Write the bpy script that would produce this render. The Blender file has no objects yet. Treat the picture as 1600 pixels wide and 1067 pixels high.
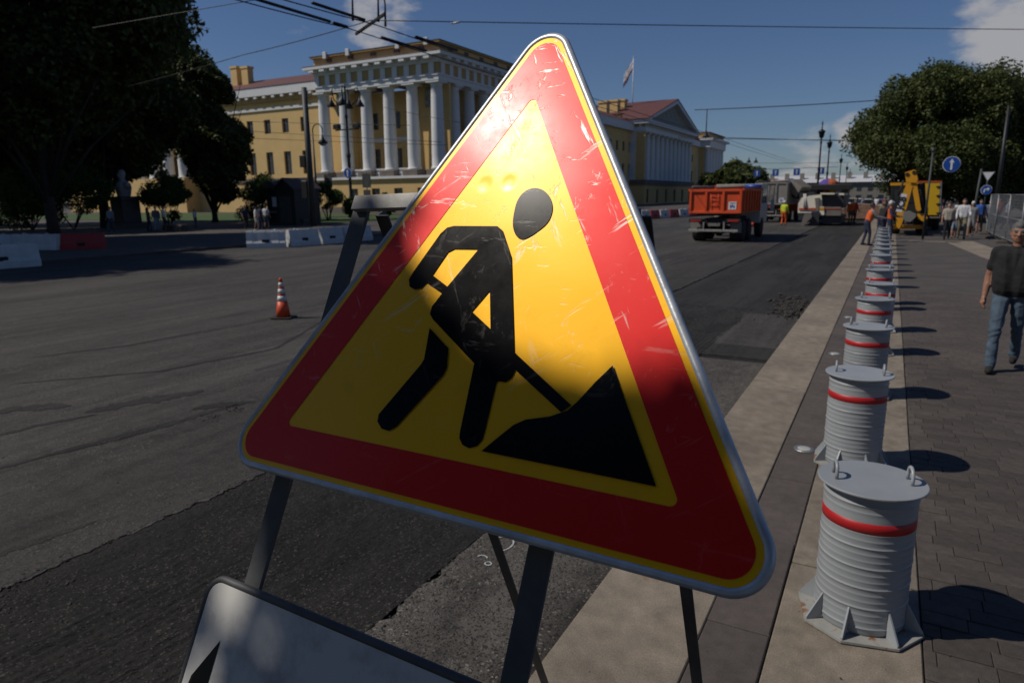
import bpy, math, random
import numpy as np
from mathutils import Vector, Matrix

# ------------------------------------------------------------------ camera, sky, sun, exposure
scene = bpy.context.scene
COL = scene.collection
rng = random.Random(7)
FPX, CX, CY, CAMH = 1067.0, 800.0, 533.5, 2.1          # 24 mm lens on a 1600 px wide frame

def _basis(hy=308.0, roll=0.6, vx=1396.0):
    def ray(x, y):
        v = np.array([x-CX, -(y-CY), -FPX]); return v/np.linalg.norm(v)
    t = math.tan(math.radians(roll))
    p1, p2 = ray(0, hy+800*t), ray(1600, hy-800*t)
    up = np.cross(p2, p1); up /= np.linalg.norm(up)
    if up[1] < 0: up = -up
    fwd = ray(vx, hy-(vx-800)*t); fwd = fwd-up*fwd.dot(up); fwd /= np.linalg.norm(fwd)
    return np.array([np.cross(fwd, up), fwd, up])
RB = _basis()
def g(x, y, z=0.0):
    d = RB@np.array([x-CX, -(y-CY), -FPX]); s = (z-CAMH)/d[2]; return Vector((d[0]*s, d[1]*s, z))
def atY(x, y, Y):
    d = RB@np.array([x-CX, -(y-CY), -FPX]); s = Y/d[1]; return Vector((d[0]*s, Y, CAMH+d[2]*s))
def atX(x, y, X):
    d = RB@np.array([x-CX, -(y-CY), -FPX]); s = X/d[0]; return Vector((X, d[1]*s, CAMH+d[2]*s))

cam_d = bpy.data.cameras.new('camera'); cam = bpy.data.objects.new('camera', cam_d); COL.objects.link(cam)
M4 = Matrix.Identity(4)
for i in range(3):
    for j in range(3): M4[i][j] = RB[i][j]
M4.translation = Vector((0, 0, CAMH)); cam.matrix_world = M4
cam_d.sensor_width = 36; cam_d.lens = 24.0; cam_d.clip_end = 3000; cam_d.clip_start = 0.05
cam_d.dof.use_dof = True; cam_d.dof.focus_distance = 1.5; cam_d.dof.aperture_fstop = 6.3
scene.camera = cam

SUN_EL = math.radians(47.3); SUN_AZ = math.atan2(-0.857, -0.515)      # azimuth measured from +Y towards +X
SUN = Vector((math.sin(SUN_AZ)*math.cos(SUN_EL), math.cos(SUN_AZ)*math.cos(SUN_EL), math.sin(SUN_EL)))
world = bpy.data.worlds.new('World'); scene.world = world; world.use_nodes = True
wn, wl = world.node_tree.nodes, world.node_tree.links
wn.clear()
w_out = wn.new('ShaderNodeOutputWorld'); w_bg = wn.new('ShaderNodeBackground'); w_bg.inputs[1].default_value = 0.068
sky = wn.new('ShaderNodeTexSky'); sky.sky_type = 'NISHITA'; sky.sun_disc = False
sky.sun_elevation = SUN_EL; sky.sun_rotation = SUN_AZ; sky.air_density = 1.0; sky.dust_density = 0.3; sky.ozone_density = 3.0; sky.altitude = 20
w_tc = wn.new('ShaderNodeTexCoord')
def wmath(op, a, b=None, clamp=False):
    n = wn.new('ShaderNodeMath'); n.operation = op; n.use_clamp = clamp
    for k, v in enumerate((a, b)):
        if v is None: continue
        if isinstance(v, (int, float)): n.inputs[k].default_value = v
        else: wl.new(v, n.inputs[k])
    return n.outputs[0]
# cumulus: noise on the sky dome, thickest low down, plus the banks in the upper right and above the pavilion
w_map = wn.new('ShaderNodeMapping'); w_map.inputs['Scale'].default_value = (1, 1, 2.2); wl.new(w_tc.outputs['Generated'], w_map.inputs[0])
w_no = wn.new('ShaderNodeTexNoise'); w_no.inputs['Scale'].default_value = 10.0; w_no.inputs['Detail'].default_value = 9; w_no.inputs['Roughness'].default_value = 0.58
wl.new(w_map.outputs[0], w_no.inputs['Vector'])
w_cov = None
for (px, py, rad, amt) in [(1575, 25, 5.0, .27), (1612, 95, 4.0, .24), (1340, 200, 1.9, .24), (1235, 245, 3.4, .15), (600, 0, 5.0, .23), (470, 8, 3.0, .12), (1290, 232, 3, .12)]:
    d = RB@np.array([px-CX, -(py-CY), -FPX]); d /= np.linalg.norm(d)
    dp = wn.new('ShaderNodeVectorMath'); dp.operation = 'DOT_PRODUCT'; wl.new(w_tc.outputs['Generated'], dp.inputs[0]); dp.inputs[1].default_value = tuple(d)
    mr = wn.new('ShaderNodeMapRange'); mr.interpolation_type = 'SMOOTHSTEP'; wl.new(dp.outputs['Value'], mr.inputs[0])
    mr.inputs[1].default_value = math.cos(math.radians(rad)); mr.inputs[2].default_value = 1.0; mr.inputs[3].default_value = 0; mr.inputs[4].default_value = amt
    w_cov = mr.outputs[0] if w_cov is None else wmath('ADD', w_cov, mr.outputs[0])
w_d = wmath('ADD', w_no.outputs['Fac'], w_cov)
w_mr = wn.new('ShaderNodeMapRange'); w_mr.interpolation_type = 'SMOOTHSTEP'; wl.new(w_d, w_mr.inputs[0])
w_mr.inputs[1].default_value = 0.645; w_mr.inputs[2].default_value = 0.86; w_mr.inputs[3].default_value = 0; w_mr.inputs[4].default_value = 0.85
w_mix = wn.new('ShaderNodeMixRGB'); wl.new(w_mr.outputs[0], w_mix.inputs[0]); w_tint = wn.new('ShaderNodeMixRGB'); w_tint.blend_type = 'MULTIPLY'; w_tint.inputs[0].default_value = 1.0; wl.new(sky.outputs[0], w_tint.inputs[1]); w_tint.inputs[2].default_value = (.82, .94, 1.20, 1)
wl.new(w_tint.outputs[0], w_mix.inputs[1]); w_mix.inputs[2].default_value = (9.4, 9.2, 9.3, 1)
wl.new(w_mix.outputs[0], w_bg.inputs[0]); wl.new(w_bg.outputs[0], w_out.inputs[0])

sun_d = bpy.data.lights.new('sun', 'SUN'); sun_d.energy = 5.0; sun_d.angle = math.radians(0.53); sun_d.color = (1.0, 0.93, 0.83)
sun_o = bpy.data.objects.new('sun', sun_d); COL.objects.link(sun_o); sun_o.rotation_euler = SUN.to_track_quat('Z', 'Y').to_euler()
sun_o.location = (0, 0, 60)
vs = scene.view_settings; vs.view_transform = 'Standard'; vs.look = 'None'; vs.gamma = 1.0; vs.exposure = -0.72; vs.use_curve_mapping = False

# ------------------------------------------------------------------ materials
MATS = {}
ALBEDO_SCALE = .80                                                             # one even factor on these base colours, balancing the exposure
def mat(name, col, rough=.7, metal=0.0, var=.18, scale=6.0, bump=0.0, bscale=None, spec=.5, rnd=0.0, stretch=None, rust=None, coat=0.0, speck=0.0):
    """principled material, colour broken up by noise in object space; rnd varies it per object; rust = (colour, threshold, scale)"""
    if name in MATS: return MATS[name]
    m = bpy.data.materials.new(name); m.use_nodes = True; MATS[name] = m
    N, L = m.node_tree.nodes, m.node_tree.links
    b = N['Principled BSDF']; b.inputs['Roughness'].default_value = rough; b.inputs['Metallic'].default_value = metal
    b.inputs['Specular IOR Level'].default_value = spec; b.inputs['Coat Weight'].default_value = coat
    tc = N.new('ShaderNodeTexCoord'); vec = tc.outputs['Object']
    if stretch:
        mp = N.new('ShaderNodeMapping'); mp.inputs['Scale'].default_value = stretch; L.new(vec, mp.inputs[0]); vec = mp.outputs[0]
    n1 = N.new('ShaderNodeTexNoise'); n1.inputs['Scale'].default_value = scale; n1.inputs['Detail'].default_value = 7; n1.inputs['Roughness'].default_value = .62
    L.new(vec, n1.inputs['Vector'])
    mr = N.new('ShaderNodeMapRange'); L.new(n1.outputs['Fac'], mr.inputs[0]); mr.inputs[1].default_value = .28; mr.inputs[2].default_value = .72
    mr.inputs[3].default_value = 1-var; mr.inputs[4].default_value = 1+var
    fac = mr.outputs[0]
    if speck:
        n4 = N.new('ShaderNodeTexNoise'); n4.inputs['Scale'].default_value = 130; n4.inputs['Detail'].default_value = 3; n4.inputs['Roughness'].default_value = .8; L.new(tc.outputs['Object'], n4.inputs['Vector'])
        r4 = N.new('ShaderNodeMapRange'); L.new(n4.outputs['Fac'], r4.inputs[0]); r4.inputs[1].default_value = .35; r4.inputs[2].default_value = .65; r4.inputs[3].default_value = 1-speck; r4.inputs[4].default_value = 1+speck
        n5 = N.new('ShaderNodeTexNoise'); n5.inputs['Scale'].default_value = 1.1; n5.inputs['Detail'].default_value = 8; n5.inputs['Roughness'].default_value = .68; L.new(tc.outputs['Object'], n5.inputs['Vector'])
        r5 = N.new('ShaderNodeMapRange'); L.new(n5.outputs['Fac'], r5.inputs[0]); r5.inputs[1].default_value = .36; r5.inputs[2].default_value = .62; r5.inputs[3].default_value = .72; r5.inputs[4].default_value = 1.10
        m4 = N.new('ShaderNodeMath'); m4.operation = 'MULTIPLY'; L.new(r4.outputs[0], m4.inputs[0]); L.new(r5.outputs[0], m4.inputs[1])
        m5 = N.new('ShaderNodeMath'); m5.operation = 'MULTIPLY'; L.new(fac, m5.inputs[0]); L.new(m4.outputs[0], m5.inputs[1]); fac = m5.outputs[0]
    if rnd:
        oi = N.new('ShaderNodeObjectInfo'); r2 = N.new('ShaderNodeMapRange'); L.new(oi.outputs['Random'], r2.inputs[0]); r2.inputs[3].default_value = 1-rnd; r2.inputs[4].default_value = 1+rnd
        mm = N.new('ShaderNodeMath'); mm.operation = 'MULTIPLY'; L.new(fac, mm.inputs[0]); L.new(r2.outputs[0], mm.inputs[1]); fac = mm.outputs[0]
    vm = N.new('ShaderNodeVectorMath'); vm.operation = 'SCALE'; vm.inputs[0].default_value = [c*ALBEDO_SCALE for c in col[:3]]; L.new(fac, vm.inputs['Scale'])
    out = vm.outputs[0]
    if rust:
        n3 = N.new('ShaderNodeTexNoise'); n3.inputs['Scale'].default_value = rust[2]; n3.inputs['Detail'].default_value = 8; n3.inputs['Roughness'].default_value = .7; L.new(tc.outputs['Object'], n3.inputs['Vector'])
        r3 = N.new('ShaderNodeMapRange'); L.new(n3.outputs['Fac'], r3.inputs[0]); r3.inputs[1].default_value = rust[1]; r3.inputs[2].default_value = rust[1]+.07
        mx = N.new('ShaderNodeMixRGB'); L.new(r3.outputs[0], mx.inputs[0]); L.new(out, mx.inputs[1]); mx.inputs[2].default_value = (*rust[0], 1); out = mx.outputs[0]
    L.new(out, b.inputs['Base Color'])
    if bump:
        n2 = N.new('ShaderNodeTexNoise'); n2.inputs['Scale'].default_value = bscale or scale*6; n2.inputs['Detail'].default_value = 5; L.new(vec, n2.inputs['Vector'])
        bp = N.new('ShaderNodeBump'); bp.inputs['Strength'].default_value = 1.0; bp.inputs['Distance'].default_value = bump; L.new(n2.outputs['Fac'], bp.inputs['Height'])
        L.new(bp.outputs[0], b.inputs['Normal'])
    return m

def asphalt(name, dark, light, streak=1.0, grain=1.0, dust=0.25, rough=.9, stones=.06, tars=.92, bright=2.1):
    m = bpy.data.materials.new(name); m.use_nodes = True; MATS[name] = m
    N, L = m.node_tree.nodes, m.node_tree.links
    b = N['Principled BSDF']; b.inputs['Roughness'].default_value = rough; b.inputs['Specular IOR Level'].default_value = .35
    tc = N.new('ShaderNodeTexCoord')
    def noise(scale, st=(1, 1, 1), det=6, ro=.6):
        mp = N.new('ShaderNodeMapping'); mp.inputs['Scale'].default_value = st; L.new(tc.outputs['Object'], mp.inputs[0])
        n = N.new('ShaderNodeTexNoise'); n.inputs['Scale'].default_value = scale; n.inputs['Detail'].default_value = det; n.inputs['Roughness'].default_value = ro
        L.new(mp.outputs[0], n.inputs['Vector']); return n.outputs['Fac']
    def rng_(f, a, c, lo=0., hi=1.):
        r = N.new('ShaderNodeMapRange'); L.new(f, r.inputs[0]); r.inputs[1].default_value = a; r.inputs[2].default_value = c; r.inputs[3].default_value = lo; r.inputs[4].default_value = hi; return r.outputs[0]
    def mth(op, a, c):
        n = N.new('ShaderNodeMath'); n.operation = op
        for k, v in enumerate((a, c)):
            if isinstance(v, (int, float)): n.inputs[k].default_value = v
            else: L.new(v, n.inputs[k])
        return n.outputs[0]
    st = rng_(noise(1.1, (1.0, .07, 1), 8, .65), .33, .67)            # long streaks left by the traffic and the brushes
    bl = rng_(noise(.45, (1, .4, 1), 5), .35, .65)
    st2 = rng_(noise(5.5, (1.0, .035, 1), 6, .7), .32, .68)
    fine = rng_(noise(75, (1, 1, 1), 4, .7), .3, .7)
    mid = rng_(noise(9, (1, .6, 1), 6, .7), .35, .7)
    f = mth('ADD', mth('MULTIPLY', mth('MULTIPLY', st, st2), .75*streak), mth('ADD', mth('MULTIPLY', bl, .25), mth('ADD', mth('MULTIPLY', fine, .3*grain), mth('MULTIPLY', mid, dust))))
    f = rng_(f, .22, .85)
    tar = mth('MULTIPLY', rng_(noise(.62, (1.0, .22, 1), 8, .72), .50, .62), rng_(noise(5, (1, .5, 1), 6, .7), .3, .6))
    f = mth('MULTIPLY', f, mth('SUBTRACT', 1.0, mth('MULTIPLY', tar, tars)))
    mx = N.new('ShaderNodeMixRGB'); L.new(f, mx.inputs[0]); mx.inputs[1].default_value = (*dark, 1); mx.inputs[2].default_value = (*light, 1)
    vo = N.new('ShaderNodeTexVoronoi'); vo.inputs['Scale'].default_value = 105; L.new(tc.outputs['Object'], vo.inputs['Vector'])
    sp_ = N.new('ShaderNodeSeparateColor'); L.new(vo.outputs['Color'], sp_.inputs[0])
    stone = mth('MULTIPLY', rng_(sp_.outputs[0], 1-stones, 1-stones+.02), rng_(noise(2.2, (1, .3, 1), 4), .36, .62, .15, 1.0))
    pit = mth('MULTIPLY', rng_(sp_.outputs[1], .78, .80), .75*min(1., grain*.6))
    m3 = N.new('ShaderNodeMixRGB'); L.new(pit, m3.inputs[0]); L.new(mx.outputs[0], m3.inputs[1]); m3.inputs[2].default_value = (dark[0]*.45, dark[1]*.45, dark[2]*.45, 1)
    m2 = N.new('ShaderNodeMixRGB'); L.new(stone, m2.inputs[0]); L.new(m3.outputs[0], m2.inputs[1]); m2.inputs[2].default_value = (light[0]*bright, light[1]*bright*.98, light[2]*bright*.96, 1)
    L.new(m2.outputs[0], b.inputs['Base Color'])
    h = mth('ADD', mth('MULTIPLY', noise(95, (1, 1, 1), 3, .7), .004*grain), mth('MULTIPLY', noise(14, (1, .5, 1), 5), .0012))
    bp = N.new('ShaderNodeBump'); bp.inputs['Strength'].default_value = 1; bp.inputs['Distance'].default_value = 1.0; L.new(h, bp.inputs['Height']); L.new(bp.outputs[0], b.inputs['Normal'])
    return m

def leafmat(name, c1, c2):
    m = bpy.data.materials.new(name); m.use_nodes = True; MATS[name] = m
    N, L = m.node_tree.nodes, m.node_tree.links
    b = N['Principled BSDF']; b.inputs['Roughness'].default_value = .55; b.inputs['Specular IOR Level'].default_value = .3
    at = N.new('ShaderNodeAttribute'); at.attribute_name = 'leaf_tone'
    mx = N.new('ShaderNodeMixRGB'); L.new(at.outputs['Fac'], mx.inputs[0]); mx.inputs[1].default_value = (*c1, 1); mx.inputs[2].default_value = (*c2, 1)
    L.new(mx.outputs[0], b.inputs['Base Color'])
    tr = N.new('ShaderNodeBsdfTranslucent'); L.new(mx.outputs[0], tr.inputs[0])
    ms = N.new('ShaderNodeMixShader'); ms.inputs[0].default_value = .3
    L.new(b.outputs[0], ms.inputs[1]); L.new(tr.outputs[0], ms.inputs[2]); L.new(ms.outputs[0], N['Material Output'].inputs[0])
    return m

def signfilm(name, col, rough, scratch=.5, dents=(), metal=.22, grime=.30):
    """retroreflective sign film: glossy, finely scratched, slightly wavy sheet; dents = [(x, y, radius, depth)]"""
    m = bpy.data.materials.new(name); m.use_nodes = True; MATS[name] = m
    N, L = m.node_tree.nodes, m.node_tree.links
    b = N['Principled BSDF']; b.inputs['Specular IOR Level'].default_value = .2 if metal else .0; b.inputs['Metallic'].default_value = metal; b.inputs['Roughness'].default_value = .50; b.inputs['Coat Weight'].default_value = .30; b.inputs['Coat IOR'].default_value = 1.40
    tc = N.new('ShaderNodeTexCoord'); oc = tc.outputs['Object']
    def noise(scale, st=(1, 1, 1), det=5, ro=.6, rot=0):
        m0 = N.new('ShaderNodeMapping'); m0.inputs['Rotation'].default_value = (0, 0, rot); L.new(oc, m0.inputs[0])
        mp = N.new('ShaderNodeMapping'); mp.inputs['Scale'].default_value = st; L.new(m0.outputs[0], mp.inputs[0])
        n = N.new('ShaderNodeTexNoise'); n.inputs['Scale'].default_value = scale; n.inputs['Detail'].default_value = det; n.inputs['Roughness'].default_value = ro
        L.new(mp.outputs[0], n.inputs['Vector']); return n.outputs['Fac']
    def rng_(f, a, c, lo=0., hi=1.):
        r = N.new('ShaderNodeMapRange'); L.new(f, r.inputs[0]); r.inputs[1].default_value = a; r.inputs[2].default_value = c; r.inputs[3].default_value = lo; r.inputs[4].default_value = hi; return r.outputs[0]
    def mth(op, a, c):
        n = N.new('ShaderNodeMath'); n.operation = op
        for k, v in enumerate((a, c)):
            if isinstance(v, (int, float)): n.inputs[k].default_value = v
            else: L.new(v, n.inputs[k])
        return n.outputs[0]
    s1 = rng_(noise(34, (1, .09, 1), 4, .7, .95), .615, .66); s2 = rng_(noise(40, (1, .13, 1), 4, .7, -.55), .62, .67); s3 = rng_(noise(42, (.6, .3, 1), 6, .75), .60, .66)
    sxyz = N.new('ShaderNodeSeparateXYZ'); L.new(oc, sxyz.inputs[0])
    area = mth('MULTIPLY', rng_(noise(5, (1, 1, 1), 4), .30, .50), rng_(mth('ADD', sxyz.outputs[1], mth('MULTIPLY', noise(4, (1, 1, 1), 3), .5)), .45, 1.0, .04, 1.0))
    s4 = rng_(noise(48, (1, .16, 1), 4, .7, 1.6), .62, .68)
    sc = mth('MULTIPLY', mth('MAXIMUM', mth('MAXIMUM', mth('MAXIMUM', s1, s4), s2), s3), mth('MULTIPLY', area, scratch))
    dirt = mth('MULTIPLY', rng_(noise(7, (1, 1, 1), 8, .7), .58 if grime < .5 else .50, .78), grime)
    mx = N.new('ShaderNodeMixRGB'); L.new(sc, mx.inputs[0]); mx.inputs[1].default_value = (*col, 1); mx.inputs[2].default_value = (.75, .70, .62, 1)
    m2 = N.new('ShaderNodeMixRGB'); L.new(dirt, m2.inputs[0]); L.new(mx.outputs[0], m2.inputs[1]); m2.inputs[2].default_value = (col[0]*.35+.02, col[1]*.3+.015, col[2]*.3+.01, 1)
    L.new(m2.outputs[0], b.inputs['Base Color'])
    L.new(rng_(noise(11, (1, 1, 1), 7, .7), .3, .75, rough-.03, rough+.07), b.inputs['Coat Roughness'])
    h = mth('ADD', mth('MULTIPLY', noise(3.0, (1, 1, 1), 2), .0022), mth('MULTIPLY', sc, -.0003))
    for (dx, dy, rad, dep) in dents:
        vd = N.new('ShaderNodeVectorMath'); vd.operation = 'DISTANCE'; L.new(oc, vd.inputs[0]); vd.inputs[1].default_value = (dx, dy, 0)
        r = N.new('ShaderNodeMapRange'); r.interpolation_type = 'SMOOTHERSTEP'; L.new(vd.outputs['Value'], r.inputs[0]); r.inputs[1].default_value = 0; r.inputs[2].default_value = rad; r.inputs[3].default_value = -dep; r.inputs[4].default_value = 0
        h = mth('ADD', h, r.outputs[0])
    bp = N.new('ShaderNodeBump'); bp.inputs['Strength'].default_value = 1; bp.inputs['Distance'].default_value = 1.0; L.new(h, bp.inputs['Height']); L.new(bp.outputs[0], b.inputs['Normal']); L.new(bp.outputs[0], b.inputs['Coat Normal'])
    return m

# ------------------------------------------------------------------ mesh helpers
class MB:
    def __init__(s): s.v = []; s.f = []; s.m = []; s.mi = 0; s.sm = False; s.s = []
    def add(s, vs, fs):
        o = len(s.v); s.v += [tuple(p) for p in vs]; s.f += [tuple(i+o for i in f) for f in fs]; s.m += [s.mi]*len(fs); s.s += [s.sm]*len(fs)
    def box(s, x0, x1, y0, y1, z0, z1, ch=0.0):
        if ch <= 0:
            vs = [(x, y, z) for z in (z0, z1) for x, y in ((x0, y0), (x1, y0), (x1, y1), (x0, y1))]
            s.add(vs, [(3, 2, 1, 0), (4, 5, 6, 7), (0, 1, 5, 4), (1, 2, 6, 5), (2, 3, 7, 6), (3, 0, 4, 7)])
        else:
            r4 = ((x0, y0), (x1, y0), (x1, y1), (x0, y1)); i4 = ((x0+ch, y0+ch), (x1-ch, y0+ch), (x1-ch, y1-ch), (x0+ch, y1-ch))
            vs = [(x, y, z0) for x, y in r4]+[(x, y, z1-ch) for x, y in r4]+[(x, y, z1) for x, y in i4]
            fs = [(3, 2, 1, 0), (8, 9, 10, 11)]
            for k in range(4):
                n = (k+1) % 4; fs += [(k, n, 4+n, 4+k), (4+k, 4+n, 8+n, 8+k)]
            s.add(vs, fs)
        return s
    def bar(s, p0, p1, w, h=None, up=(0, 0, 1)):
        p0, p1 = Vector(p0), Vector(p1); h = h or w; d = (p1-p0).normalized(); u = Vector(up)
        if abs(d.dot(u)) > .98: u = Vector((0, 1, 0))
        sx = d.cross(u).normalized()*w/2; sy = sx.cross(d).normalized()*h/2
        vs = [p+a*sx+b*sy for p in (p0, p1) for a, b in ((-1, -1), (1, -1), (1, 1), (-1, 1))]
        s.add(vs, [(0, 1, 2, 3), (7, 6, 5, 4), (0, 4, 5, 1), (1, 5, 6, 2), (2, 6, 7, 3), (3, 7, 4, 0)]); return s
    def tube(s, pts, r, n=8, closed=False, cap=True):
        pts = [Vector(p) for p in pts]; k = len(pts); rs = r if isinstance(r, (list, tuple)) else [r]*k
        vs = []; nrm = None
        for i in range(k):
            a = pts[(i-1) % k] if (closed or i > 0) else pts[i]; b = pts[(i+1) % k] if (closed or i < k-1) else pts[i]
            d = (b-a).normalized()
            if nrm is None:
                nrm = d.cross(Vector((0, 0, 1)) if abs(d.z) < .9 else Vector((1, 0, 0))).normalized()
            else: nrm = (nrm-d*nrm.dot(d)).normalized()
            bn = d.cross(nrm)
            for j in range(n):
                t = 2*math.pi*j/n; vs.append(pts[i]+(nrm*math.cos(t)+bn*math.sin(t))*rs[i])
        fs = []
        for i in range(k if closed else k-1):
            i2 = (i+1) % k
            for j in range(n):
                j2 = (j+1) % n; fs.append((i*n+j, i*n+j2, i2*n+j2, i2*n+j))
        o = s.sm; s.sm = True
        if cap and not closed: fs += [tuple(range(n-1, -1, -1)), tuple((k-1)*n+j for j in range(n))]
        s.add(vs, fs); s.sm = o; return s
    def lathe(s, prof, n=24, at=(0, 0, 0), smooth=True, axis='z'):
        vs = []; at = Vector(at)
        for r, z in prof:
            for j in range(n):
                t = 2*math.pi*j/n; p = (r*math.cos(t), r*math.sin(t), z)
                if axis == 'x': p = (z, p[0], p[1])
                elif axis == 'y': p = (p[0], z, p[1])
                vs.append(at+Vector(p))
        fs = []
        for i in range(len(prof)-1):
            for j in range(n):
                j2 = (j+1) % n; fs.append((i*n+j, i*n+j2, (i+1)*n+j2, (i+1)*n+j))
        o = s.sm; s.sm = smooth; s.add(vs, fs); s.sm = False
        a = len(s.v)-len(vs)
        for ring, rev in ((0, True), (len(prof)-1, False)):
            if prof[ring][0] > 1e-4:
                f = [a+ring*n+j for j in range(n)]; s.f.append(tuple(f[::-1] if rev else f)); s.m.append(s.mi); s.s.append(False)
        s.sm = o; return s
    def prism(s, poly, h0, h1, plane='xy'):
        k = len(poly)
        def P(a, b, h): return (a, b, h) if plane == 'xy' else ((a, h, b) if plane == 'xz' else (h, a, b))
        vs = [P(a, b, h0) for a, b in poly]+[P(a, b, h1) for a, b in poly]
        fs = [tuple(range(k-1, -1, -1)), tuple(range(k, 2*k))]+[(i, (i+1) % k, k+(i+1) % k, k+i) for i in range(k)]
        s.add(vs, fs); return s
    def mesh(s, name, mats):
        me = bpy.data.meshes.new(name); me.from_pydata(s.v, [], s.f)
        for m in (mats if isinstance(mats, (list, tuple)) else [mats]): me.materials.append(MATS[m] if isinstance(m, str) else m)
        me.polygons.foreach_set('material_index', s.m); me.polygons.foreach_set('use_smooth', s.s)
        me.update(); fix_normals(me); return me
    def build(s, name, mats, parent=None, loc=(0, 0, 0), rz=0):
        return link(name, s.mesh(name, mats), parent, loc, rz)

import bmesh
def fix_normals(me):
    bm = bmesh.new(); bm.from_mesh(me); bmesh.ops.recalc_face_normals(bm, faces=bm.faces); bm.to_mesh(me); bm.free()
def link(name, data, parent=None, loc=(0, 0, 0), rz=0):
    o = bpy.data.objects.new(name, data); COL.objects.link(o); o.location = loc; o.rotation_euler = (0, 0, rz)
    if parent is not None: o.parent = parent
    return o
def tag(o, label=None, cat=None, group=None, kind=None):
    for k, v in (('label', label), ('category', cat), ('group', group), ('kind', kind)):
        if v: o[k] = v
    return o
def thing(name, label, cat, loc=(0, 0, 0), rz=0, group=None):
    return tag(link(name, None, None, loc, rz), label, cat, group)
def copy_tree(o, parent=None):
    c = o.copy(); COL.objects.link(c); c.parent = parent
    for ch in list(o.children): copy_tree(ch, c)
    return c
def np_mesh(name, V, F, mats, smooth=False):
    me = bpy.data.meshes.new(name); nv, (nf, k) = len(V), F.shape
    me.vertices.add(nv); me.vertices.foreach_set('co', V.astype(np.float32).ravel())
    me.loops.add(nf*k); me.loops.foreach_set('vertex_index', F.astype(np.int32).ravel())
    me.polygons.add(nf); me.polygons.foreach_set('loop_start', np.arange(0, nf*k, k, dtype=np.int32))
    me.polygons.foreach_set('use_smooth', np.full(nf, smooth))
    for m in mats: me.materials.append(MATS[m])
    me.update(); me.validate(); return me
def vnoise(x, y, seed=0):
    """smooth value noise on arrays"""
    xi, yi = np.floor(x).astype(np.int64), np.floor(y).astype(np.int64); fx, fy = x-xi, y-yi
    fx = fx*fx*(3-2*fx); fy = fy*fy*(3-2*fy)
    def h(a, b):
        n = (a*374761393+b*668265263+seed*974711) & 0x7fffffff; n = (n ^ (n >> 13))*1274126177 & 0x7fffffff; return ((n ^ (n >> 16)) & 0xffff)/65535.
    return (h(xi, yi)*(1-fx)+h(xi+1, yi)*fx)*(1-fy)+(h(xi, yi+1)*(1-fx)+h(xi+1, yi+1)*fx)*fy

# palette
mat('granite_pale', (.265, .222, .172), .85, var=.22, scale=9, bump=.0016, bscale=160, rnd=.10, rust=((.19, .105, .05), .63, 1.6), speck=.28)
mat('granite_dark', (.105, .086, .077), .85, var=.22, scale=12, bump=.0014, bscale=170, rnd=.13, speck=.22)
mat('paver', (.088, .073, .063), .88, var=.30, scale=14, bump=.0025, bscale=120, rnd=.20, speck=.22)
mat('joint_sand', (.062, .052, .043), .95, var=.3, scale=30)
asphalt('asphalt_old', (.024, .022, .0205), (.074, .069, .064), 1.0, 1.0, .3)
asphalt('asphalt_kerbside', (.020, .018, .0165), (.116, .106, .095), .3, 2.2, .35)
asphalt('asphalt_milled', (.0025, .0024, .0023), (.0165, .0150, .0138), 1.3, 1.5, .9, .9, .08, .95, 4.0)
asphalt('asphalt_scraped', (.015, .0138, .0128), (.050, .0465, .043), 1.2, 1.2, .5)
asphalt('asphalt_fresh', (.008, .0076, .0076), (.032, .030, .028), 1.3, .8, .4)
mat('far_paving', (.088, .076, .068), .9, var=.3, scale=1.2, bump=.003, bscale=12)
mat('earth', (.11, .10, .085), .95, var=.3, scale=.4)
mat('steel_grey', (.36, .385, .41), .42, .0, var=.09, scale=3.5, bump=.0010, bscale=9, spec=.6, rnd=.09, rust=((.20, .17, .14), .70, 6))
mat('steel_plate', (.36, .36, .34), .6, 0, var=.2, scale=9, bump=.0012, bscale=40, rust=((.20, .085, .03), .54, 9))
mat('band_red', (.52, .014, .018), .45, var=.12, scale=8)
mat('galvanised', (.42, .44, .46), .42, .75, var=.25, scale=9, bump=.0012, bscale=50, rust=((.10, .085, .07), .70, 16))
mat('leg_paint', (.085, .088, .09), .6, .1, var=.3, scale=10, bump=.001, bscale=40, rust=((.22, .21, .20), .72, 14))
mat('bar_worn', (.34, .33, .31), .55, .3, var=.35, scale=12, bump=.001, bscale=40, rust=((.07, .06, .05), .68, 12))
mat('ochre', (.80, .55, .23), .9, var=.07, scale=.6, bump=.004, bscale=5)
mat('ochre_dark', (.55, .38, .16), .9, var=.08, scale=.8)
mat('stucco_white', (.82, .82, .81), .8, var=.06, scale=.8)
mat('stone_base', (.20, .165, .14), .9, var=.2, scale=1.5)
mat('relief', (.33, .32, .29), .9, var=.5, scale=2.2, bump=.12, bscale=2.5)
mat('roof_red', (.15, .055, .045), .65, var=.2, scale=.7)
mat('roof_dark', (.07, .055, .05), .7, var=.2, scale=1)
mat('pane', (.035, .045, .055), .12, var=.4, scale=.8, spec=.7)
mat('frame_white', (.50, .49, .46), .7, var=.08, scale=3)
mat('frame_brown', (.16, .11, .07), .7, var=.1, scale=3)
mat('black_iron', (.016, .018, .02), .5, .2, var=.25, scale=4)
mat('pole_grey', (.06, .068, .07), .6, .2, var=.3, scale=3)
mat('lamp_glass', (.5, .5, .46), .3, var=.1)
mat('wire', (.012, .012, .013), .6, var=.1)
mat('barrier_white', (.66, .68, .68), .55, var=.14, scale=3, rust=((.28, .25, .22), .64, 3.5))
mat('barrier_red', (.42, .018, .018), .5, var=.15, scale=3)
mat('cone_orange', (.80, .085, .018), .5, var=.08, scale=6)
mat('reflective', (.72, .72, .72), .4, var=.06, scale=9)
mat('rubber', (.022, .021, .020), .8, var=.3, scale=8, bump=.004, bscale=20)
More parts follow.
